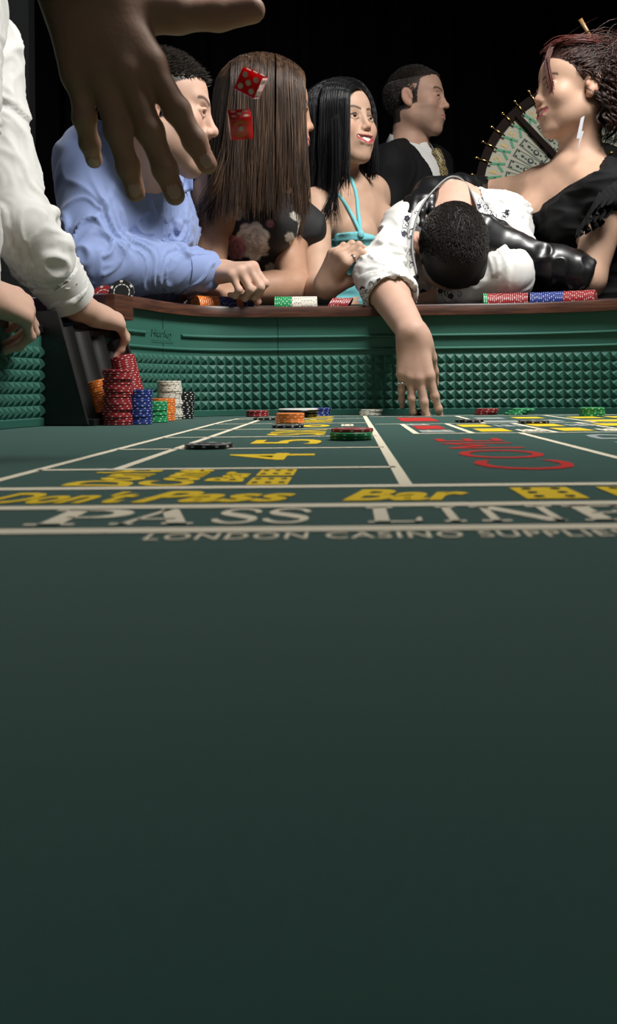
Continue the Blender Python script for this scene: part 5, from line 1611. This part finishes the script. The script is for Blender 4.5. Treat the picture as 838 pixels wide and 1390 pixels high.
# =============== woman with auburn curls, black dress and long gloves
SKIN_D = (.48, .300, .210)
BDR = mat('black_dress', (.0045, .0045, .005), .8, spec=.2)
GLV = mat('black_leather_glove', (.006, .006, .007), .38, spec=.5, coat=.08, bump=(190, .15, .0006))
D = joints(nk=P(789, 226, 2.22), ch=P(788, 308, 2.23), pv=P(795, 500, 2.28), s1=P(732, 258, 2.29), s2=P(830, 264, 2.09), e1=P(652, 266, 2.43), w1=P(584, 258, 2.21), e2=P(798, 380, 2.05), w2=P(702, 338, 2.045))
root = person('woman with auburn updo and long black gloves holding the slumped man', (D['pv'][0], D['pv'][1], FLOOR))
X5 = Xf(P(779, 124, 2.19), frame(-78, 0, 0), .945)
fw = nrm(np.cross(nrm(D['s2'] - D['s1']), UP)); fw = fw if fw[1] < 0 else -fw
ops = head_ops(X5, False, .85, jaw=.88, nose=.88) + [(('c', X5.p(0, -.02, -.05), D['nk'], .046, .050), .03, 1)] + torso_ops(D['nk'], D['ch'], D['pv'], D['s1'], D['s2'], r=(.098, .085), w=1.32, trap=.034, bust=(fw, .057))
fr5 = (.046, .038, .037, .024)
ops += arm_ops(D['s1'], D['e1'], D['w1'], fr5) + arm_ops(D['s2'], D['e2'], D['w2'], fr5)
for s in (D['s1'], D['s2']): ops.append((('c', D['nk'] + fw * .055 + UP * .0, s * .78 + D['nk'] * .22 + fw * .05, .009, .008), .03, 1))
R1 = axes(P(546, 292, 2.06) - D['w1'], V3(-.35, -.6, .72)); R2 = axes(P(656, 312, 2.03) - D['w2'], V3(.25, -.95, .2))
h1, t1 = hand_ops(D['w1'], R1, 1, [(25, 25, 15), (28, 26, 15), (30, 28, 15), (34, 30, 15)], sc=.93)
h2, t2 = hand_ops(D['w2'], R2, 1, [(12, 20, 12), (14, 22, 12), (16, 24, 12), (20, 26, 12)], sc=.93)
def updo_mask(p):
    x, y, z = p[:, 0], p[:, 1], p[:, 2]
    return np.where((z > .070 - np.clip((.075 - y) * .75, -.02, .12)) & ((y < .012) | (z > .03)) & (z > -.06), 1.0, 0)
b, pos, F = body(root, ops + h1 + h2, X5, SKIN_D, (.34, .075, .085), (.05, .025, .018), smile=.85, liner=(.02, .012, .01), h=.0045, fh=.0021, hairmask=updo_mask, haircol=(.03, .012, .008))
eyes(X5, b, IRB, EM, gaze=(0, 1, -.35)); teeth(X5, b, TEETH, .85)
# gloves: second skin over hands and forearms, loose at the top
for (e, w_, hh, seed) in ((D['e1'], D['w1'], h1, 3), (D['e2'], D['w2'], h2, 4)):
    g = [((p[0], p[1], p[2], p[3] + .0025, p[4] + .0025) if p[0] == 'c' else ('e', p[1], p[2] + .0025, p[3]), k, s) for p, k, s in hh]
    tp_ = e + (w_ - e) * .06; d_ = nrm(e - w_)
    g += [(('c', tp_, e + (w_ - e) * .4, .050, .046), .01, 1), (('c', e + (w_ - e) * .4, w_, .046, .031), .02, 1), cuff_cut(tp_, d_, t=.03)]
    pos, F = build(g, .0034, (), 2)
    m = np.clip(((pos - w_) @ d_ + .02) / .06, 0, 1)
    pos = wrinkle(pos, F, amp=.0036, sc=(34, 34, 30), seed=seed, mask=m)
    obj('glove', mesh_np('glove', pos, F, GLV), root)
so = torso_ops(D['nk'], D['ch'], D['pv'], D['s1'], D['s2'], r=(.106, .096), w=1.32, trap=.044, bust=(fw, .066)) + [(('c', D['nk'] * .35 + D['s2'] * .65, D['s2'] + fw * .01, .055, .062), .03, 1), (('c', D['s2'] + fw * .02, D['ch'] + fw * .05 + UP * .02, .060, .07), .03, 1)]
nl = nrm(V3(-.62, -.10, .80)); so.append((('p', nl, nl @ P(768, 262, 2.1)), .006, -1))
cloth('dress', so, BDR, root, h=.0036, wr=dict(amp=.005, sc=(20, 20, 50), seed=6))
# ruffle along the shoulder strap: three tiers of gathered frill
rg = np.random.RandomState(12)
for j in range(4):
    base = bez(np.array([P(846, 226, 2.10), P(834, 240, 2.035), P(822, 262, 2.005), P(808, 286, 2.015), P(798, 300, 2.035)]) + V3(-.012 * j + .012, .004, -.010 * j + .012), 90)
    vs, fs = [], []
    for i, q in enumerate(base):
        t = i / 89.0
        for u in np.linspace(0, 1, 5):
            out = nrm(V3(.25 - .12 * j, -.62, -.62)); wv = math.sin(i * .62 + j * 2 + 1.3 * math.sin(i * .23))
            vs.append(q + out * (u * (.034 + .010 * math.sin(i * .31 + j))) + V3(.75, -.25, .55) * .007 * u * wv)
    for i in range(89):
        for u in range(4): fs.append([i * 5 + u, i * 5 + u + 1, i * 5 + 6 + u, i * 5 + 5 + u])
    obj('ruffle', mesh_np('ruffle', np.array(vs), np.array(fs), BDR), root)
# hair: swept back, bun and hanging curls
swept = []
rg = np.random.RandomState(2)
BUN = (-.012, -.096, .066)
for p, v in scalp_points(X5, 4200, updo_mask, 4, .0075):
    s = np.sign(p[0]) or 1
    e = np.array(BUN) + rg.normal(size=3) * np.array([.03, .025, .03])
    mid = p * .45 + e * .55 + np.array([s * .012, 0, .018]); mid2 = p * .78 + e * .22 + v * .008
    def hug(q):
        c_ = np.array([0, -.02, .034]); k_ = math.sqrt((((q - c_) / np.array([.088, .108, .094])) ** 2).sum())
        return q if k_ > 1 else c_ + (q - c_) / k_
    mid, mid2 = hug(mid), hug(mid2)
    swept.append([X5.p(*q) for q in bez([p - v * .002, mid2, mid, e], 10)])
obj('hair', strands_mesh('hair', swept, .0009, HA), root)
HC = mat('hair_cap_auburn', (.03, .011, .008), .62, spec=.3, var=(120, (.06, .020, .014), 1, (1, 1, .2)))
capo = [(X5.ell((0, -.021, .036), (.080, .100, .086)), 0, 1), (X5.ell((0, .020, .038), (.066, .064, .061)), .02, 1), (X5.ell((0, .078, -.022), (.085, .062, .105)), .006, -1), (X5.ell((0, .02, -.075), (.10, .09, .075)), .006, -1)]
cloth('hair_cap', capo, HC, root, h=.004, smooth=2)
bo = [(X5.ell(BUN, (.074, .060, .066)), 0, 1), (X5.ell((-.015, -.085, -.01), (.066, .050, .075)), .03, 1)]
cloth('hair_bun', bo, HC, root, h=.006, wr=dict(amp=.006, sc=(50, 50, 50), seed=8))
curls = []
for i in range(620):
    a = rg.uniform(0, 2 * math.pi); el_ = rg.uniform(-.9, 1.1)
    r0 = np.array(BUN) + np.array([.074 * math.cos(a) * math.cos(el_), -.0 + .058 * math.sin(a) * math.cos(el_), -.005 + .064 * math.sin(el_)])
    L = rg.uniform(.05, .15); turns = rg.uniform(1.2, 2.6); rad = rg.uniform(.006, .013); ph = rg.uniform(0, 6.28)
    drift = np.array([np.sign(r0[0]) * .05 + rg.normal() * .03, rg.normal() * .04 + .01, -1.0])
    ln = []
    for t in np.linspace(0, 1, 22):
        c_ = r0 + drift * L * t
        ln.append(X5.p(*(c_ + rad * np.array([math.cos(ph + turns * 6.28 * t), math.sin(ph + turns * 6.28 * t), .4 * math.sin(ph + turns * 6.28 * t)]))))
    for q in range(8): curls.append(np.array(ln) + rg.normal(size=3) * .0016)
for i in range(26):     # ringlets beside the ear and nape
    r0 = np.array([-.080 + rg.normal() * .006, -.042 + rg.normal() * .018, .01 + rg.normal() * .02]); ph = rg.uniform(0, 6.28); turns = rg.uniform(1.5, 2.5); L = rg.uniform(.06, .13)
    ln = [X5.p(*(r0 + np.array([-.004, -.012 * t, -L * t]) + .009 * np.array([math.cos(ph + turns * 6.28 * t), math.sin(ph + turns * 6.28 * t), 0]))) for t in np.linspace(0, 1, 22)]
    for q in range(6): curls.append(np.array(ln) + rg.normal(size=3) * .0014)
obj('hair_curls', strands_mesh('hair_curls', curls, .0008, HA), root)
fr_ = []
for i in range(70):   # auburn fringe sweeping over the brow
    j = rg.normal(size=3) * np.array([.004, .003, .003])
    fr_.append([X5.p(*(np.array(q) + j)) for q in bez([(-.010, -.02, .122), (-.018, .052, .110), (-.030, .084, .068), (-.040, .084, .020), (-.046, .078, -.022 + rg.uniform(-.008, .008))], 14)])
for i in range(420):
    j = rg.normal(size=3) * np.array([.010, .008, .005])
    fr_.append([X5.p(*(np.array(q) + j)) for q in bez([(-.0, .060, .096), (-.034, .042, .106), (-.054, .0, .104), (-.045, -.07, .10)], 14)])
obj('hair_fringe', strands_mesh('hair_fringe', fr_, .0010, hairmat('hair_red', (.045, .010, .008), (.14, .035, .026))), root)
v_, f_ = tube([X5.p(-.03, -.05, .10), X5.p(-.03, -.005, .170)], [.004, .0055], 8); obj('hair_stick', mesh_np('hair_stick', v_, f_, mat('horn', (.20, .11, .035), .35)), root)
# lightning bolt earring
ez = X5.p(.083, -.012, -.040)
ED = 2.10
pts = [P(794, 157, ED), P(790, 178, ED), P(793, 178, ED), P(784, 206, ED), P(787, 188, ED), P(783, 188, ED), P(789, 160, ED)]
mb = MB(); n = len(pts); mb.add([p for p in pts] + [p + V3(0, .0016, 0) for p in pts], [list(range(n)), [n + i for i in range(n)][::-1]] + [[i, (i + 1) % n, n + (i + 1) % n, n + i] for i in range(n)])
obj('lightning_earring', mb.mesh('lightning_earring', mat('earring_silver', (.60, .60, .64), .25, metal=.25)), root)
legs(D['pv'], root, BDR, ax=nrm(V3(.9, -.5, 0)), skirt=True)

# =============== slumped man in the embroidered white shirt
D = joints(nk=P(617, 284, 2.21), ch=P(622, 350, 2.38), pv=P(622, 490, 2.62), s1=P(560, 314, 2.18), s2=P(680, 302, 2.19), e1=P(512, 372, 2.03), w1=P(560, 452, 1.835), e2=P(692, 375, 2.035), w2=P(612, 397, 2.10))
root = person('man in a white embroidered shirt slumped head down over the rail, one arm dangling', (D['pv'][0], D['pv'][1], FLOOR))
Rm = np.stack([V3(-1, 0, 0), nrm(V3(0, .12, -.99)), nrm(V3(0, -.99, -.12))], 1)
X6 = Xf(P(617, 333, 2.045), Rm, 1.0)
X6.c = X6.c - X6.R @ np.array([0, -.012, .034])
ops = head_ops(X6) + [(('c', X6.p(0, -.035, -.05), D['nk'], .055, .062), .03, 1)] + torso_ops(D['nk'], D['ch'], D['pv'], D['s1'], D['s2'])
ops += arm_ops(D['s1'], D['e1'], D['w1'], (.05, .043, .042, .029)) + arm_ops(D['s2'], D['e2'], D['w2'])
h1, t1 = hand_ops(D['w1'], axes(P(573, 556, 1.815) - D['w1'], V3(-.15, -1, .0)), -1, [(10, 12, 8), (6, 12, 8), (8, 14, 10), (12, 20, 12)], spread=(7, 2, -4, -9), thumb=(14, 34, 10, 8), sc=.97)
pr6 = PROX[3]
h2, t2 = hand_ops(D['w2'], axes(D['w2'] - D['e2'], V3(0, -.3, 1)), 1, [(15, 30, 15)] * 4)
def buzz(p):
    x, y, z = p[:, 0], p[:, 1], p[:, 2]
    return np.where((z > .055 - np.clip((.075 - y) * .9, 0, .13)) & ((y < .03) | (z > .05)) & (z > -.050), 1.0, 0.0)
b, pos, F = body(root, ops + h1 + h2, X6, SKIN_A, (.5, .26, .2), (.02, .014, .01), h=.005, fine=[(P(570, 510, 1.83), .075, .0024)], hairmask=buzz, haircol=(.012, .010, .009), paint=knuckle_paint(t1))
add_nails(t1, b, MP['nail'])
finger_ring(pr6, 'signet_ring', SILV, root, .55, .0024)
short_hair(X6, root, 18000, buzz, .0048, lambda p: (0, .5, .35), HD, 15, r=.0007, k=3, jit=.2)
d1 = nrm(D['w1'] - D['e1']); cu1 = D['e1'] + (D['w1'] - D['e1']) * .43
so = torso_ops(D['nk'], D['ch'], D['pv'], D['s1'], D['s2'], r=(.125, .122), trap=.056)
so += [(('c', D['s1'], D['e1'], .064, .050), .04, 1), (('c', D['e1'], cu1 + d1 * .02, .050, .060), .02, 1)] + sleeve_folds(D['s1'], D['e1'], cu1, (.064, .050, .05, .055), 51, .009, (7, 5)) + folds(D['s2'], D['e2'], .068, .060, 5, 61, .009) + [cuff_cut(cu1, d1, r=.12)]
so += [(('c', D['s2'], D['e2'] * .75 + D['s2'] * .25, .066, .056), .04, 1), (('c', D['e2'] * .75 + D['s2'] * .25, D['e2'], .056, .052), .02, 1), (('c', D['e2'], D['w2'], .050, .042), .02, 1)]
so += [(('c', D['nk'] + UP * .0 - V3(0, .02, 0), X6.p(0, -.03, -.01), .068, .085), .006, -1)]
cut = [(('c', cu1 - d1 * .03, cu1 + d1 * .05, .046, .057), .003, -1)]
sh_o, spos, sF = cloth('shirt', so + cut, WSH, root, h=.0046, cr=dict(segs=[(D['s1'], D['e1']), (D['e1'], D['w1']), (D['s2'], D['e2']), (D['e2'], D['w2']), (D['nk'], D['pv'])], amp=.009, seed=23))
# open stand-up collar
cp = [P(566, 372, 1.985), P(560, 330, 2.02), P(570, 285, 2.08), P(592, 255, 2.14), P(612, 240, 2.18), P(630, 246, 2.18), P(643, 268, 2.13), P(652, 296, 2.08), P(662, 330, 2.04)]
cb = [P(545, 392, 2.02), P(545, 335, 2.09), P(553, 292, 2.14), P(580, 272, 2.18), P(612, 272, 2.22), P(650, 268, 2.22), P(672, 282, 2.18), P(684, 306, 2.12), P(688, 335, 2.06)]
top, bot = bez(np.array(cp), 60), bez(np.array(cb), 60)
vs, fs = [], []
for i in range(60):
    o_ = V3(0, .004, 0)
    mid = (top[i] + bot[i]) / 2 + V3(0, -.008, .004)
    for q in (bot[i], mid, top[i], top[i] + o_, mid + o_, bot[i] + o_): vs.append(q)
for i in range(59):
    for j in range(6): fs.append([i * 6 + j, i * 6 + (j + 1) % 6, i * 6 + 6 + (j + 1) % 6, i * 6 + 6 + j])
cpos, cF = np.array(vs), np.array(fs)
obj('open_collar', mesh_np('open_collar', cpos, cF, WSH), root)
v_, f_ = tube(top, .0022, 5); obj('collar_piping', mesh_np('collar_piping', v_, f_, mat('grey_thread', (.22, .22, .22), .7)), root)
# embroidery: scrolls and small dark flowers stitched on collar, placket and cuff
ALLP = np.concatenate([spos, cpos]); ALLF = [tuple(f) for f in sF] + [tuple(f + len(spos)) for f in cF]
ray = ray_fn(ALLP, ALLF)
THR = mat('dark_thread', (.012, .014, .03), .7)
mb = MB()
rg = random.Random(5)
def on(px, py):
    h_ = ray(px, py)
    return None if h_ is None or not (1.6 < h_[0][1] < 2.5) else h_[0] - nrm(P(px, py, 1) - V3(0, 0, CAMH)) * .0008
def scroll(px, py, r, a0, sgn):
    pts = []
    for i in range(26):
        t = i / 25.0
        a = a0 + sgn * t * 7.0; rr = r * (1 - .85 * t)
        q = on(px + rr * math.cos(a), py + rr * math.sin(a))
        if q is not None:
            if pts and np.linalg.norm(q - pts[-1]) > .02: break
            pts.append(q)
    if len(pts) > 5:
        v_, f_ = tube(pts, .00065, 4); mb.add(v_, f_)
def flower(px, py, r):
    for k in range(5):
        a = k * 1.257 + px; c0 = (px + r * .55 * math.cos(a), py + r * .55 * math.sin(a))
        ring_ = [on(c0[0] + r * .42 * math.cos(b_), c0[1] + r * .42 * math.sin(b_)) for b_ in np.linspace(0, 2 * math.pi, 9)[:-1]]
        if all(q is not None for q in ring_) and max(np.linalg.norm(q - ring_[0]) for q in ring_) < .02: mb.add([q - V3(0, .0008, 0) for q in ring_], [list(range(8))])
tracks = [[(652, 272), (660, 284), (668, 292), (678, 298), (690, 290)], [(648, 282), (656, 298), (668, 306), (684, 302)], [(566, 290), (560, 312), (558, 335), (560, 358), (566, 382)], [(552, 300), (550, 318)], [(580, 378), (592, 390), (606, 396)], [(566, 395), (582, 398), (600, 400), (622, 400)],
          [(486, 402), (498, 396), (512, 392), (524, 393), (536, 399)], [(494, 410), (508, 403), (522, 402)], [(504, 386), (520, 384), (534, 388)]]
for tr in tracks:
    tr2 = bez(np.c_[tr, np.zeros(len(tr))], max(6, int(len(tr) * 2.6)))[:, :2]
    for i, (x, y) in enumerate(tr2):
        scroll(x + rg.uniform(-2, 2), y + rg.uniform(-2, 2), rg.uniform(3.0, 5.2), rg.uniform(0, 6.28), 1 if i % 2 else -1)
obj('embroidery_scrolls', mb.mesh('embroidery_scrolls', THR), root)
for x, y in ((650, 280), (689, 288), (660, 301), (549, 317), (563, 350), (565, 377), (598, 395), (515, 381), (492, 392), (574, 396), (612, 402), (553, 296), (670, 306)):
    mb = MB(); flower(x, y, 4.2)
    if mb.v: obj('embroidered_flower', mb.mesh('embroidered_flower', THR), root)
legs(D['pv'], root)
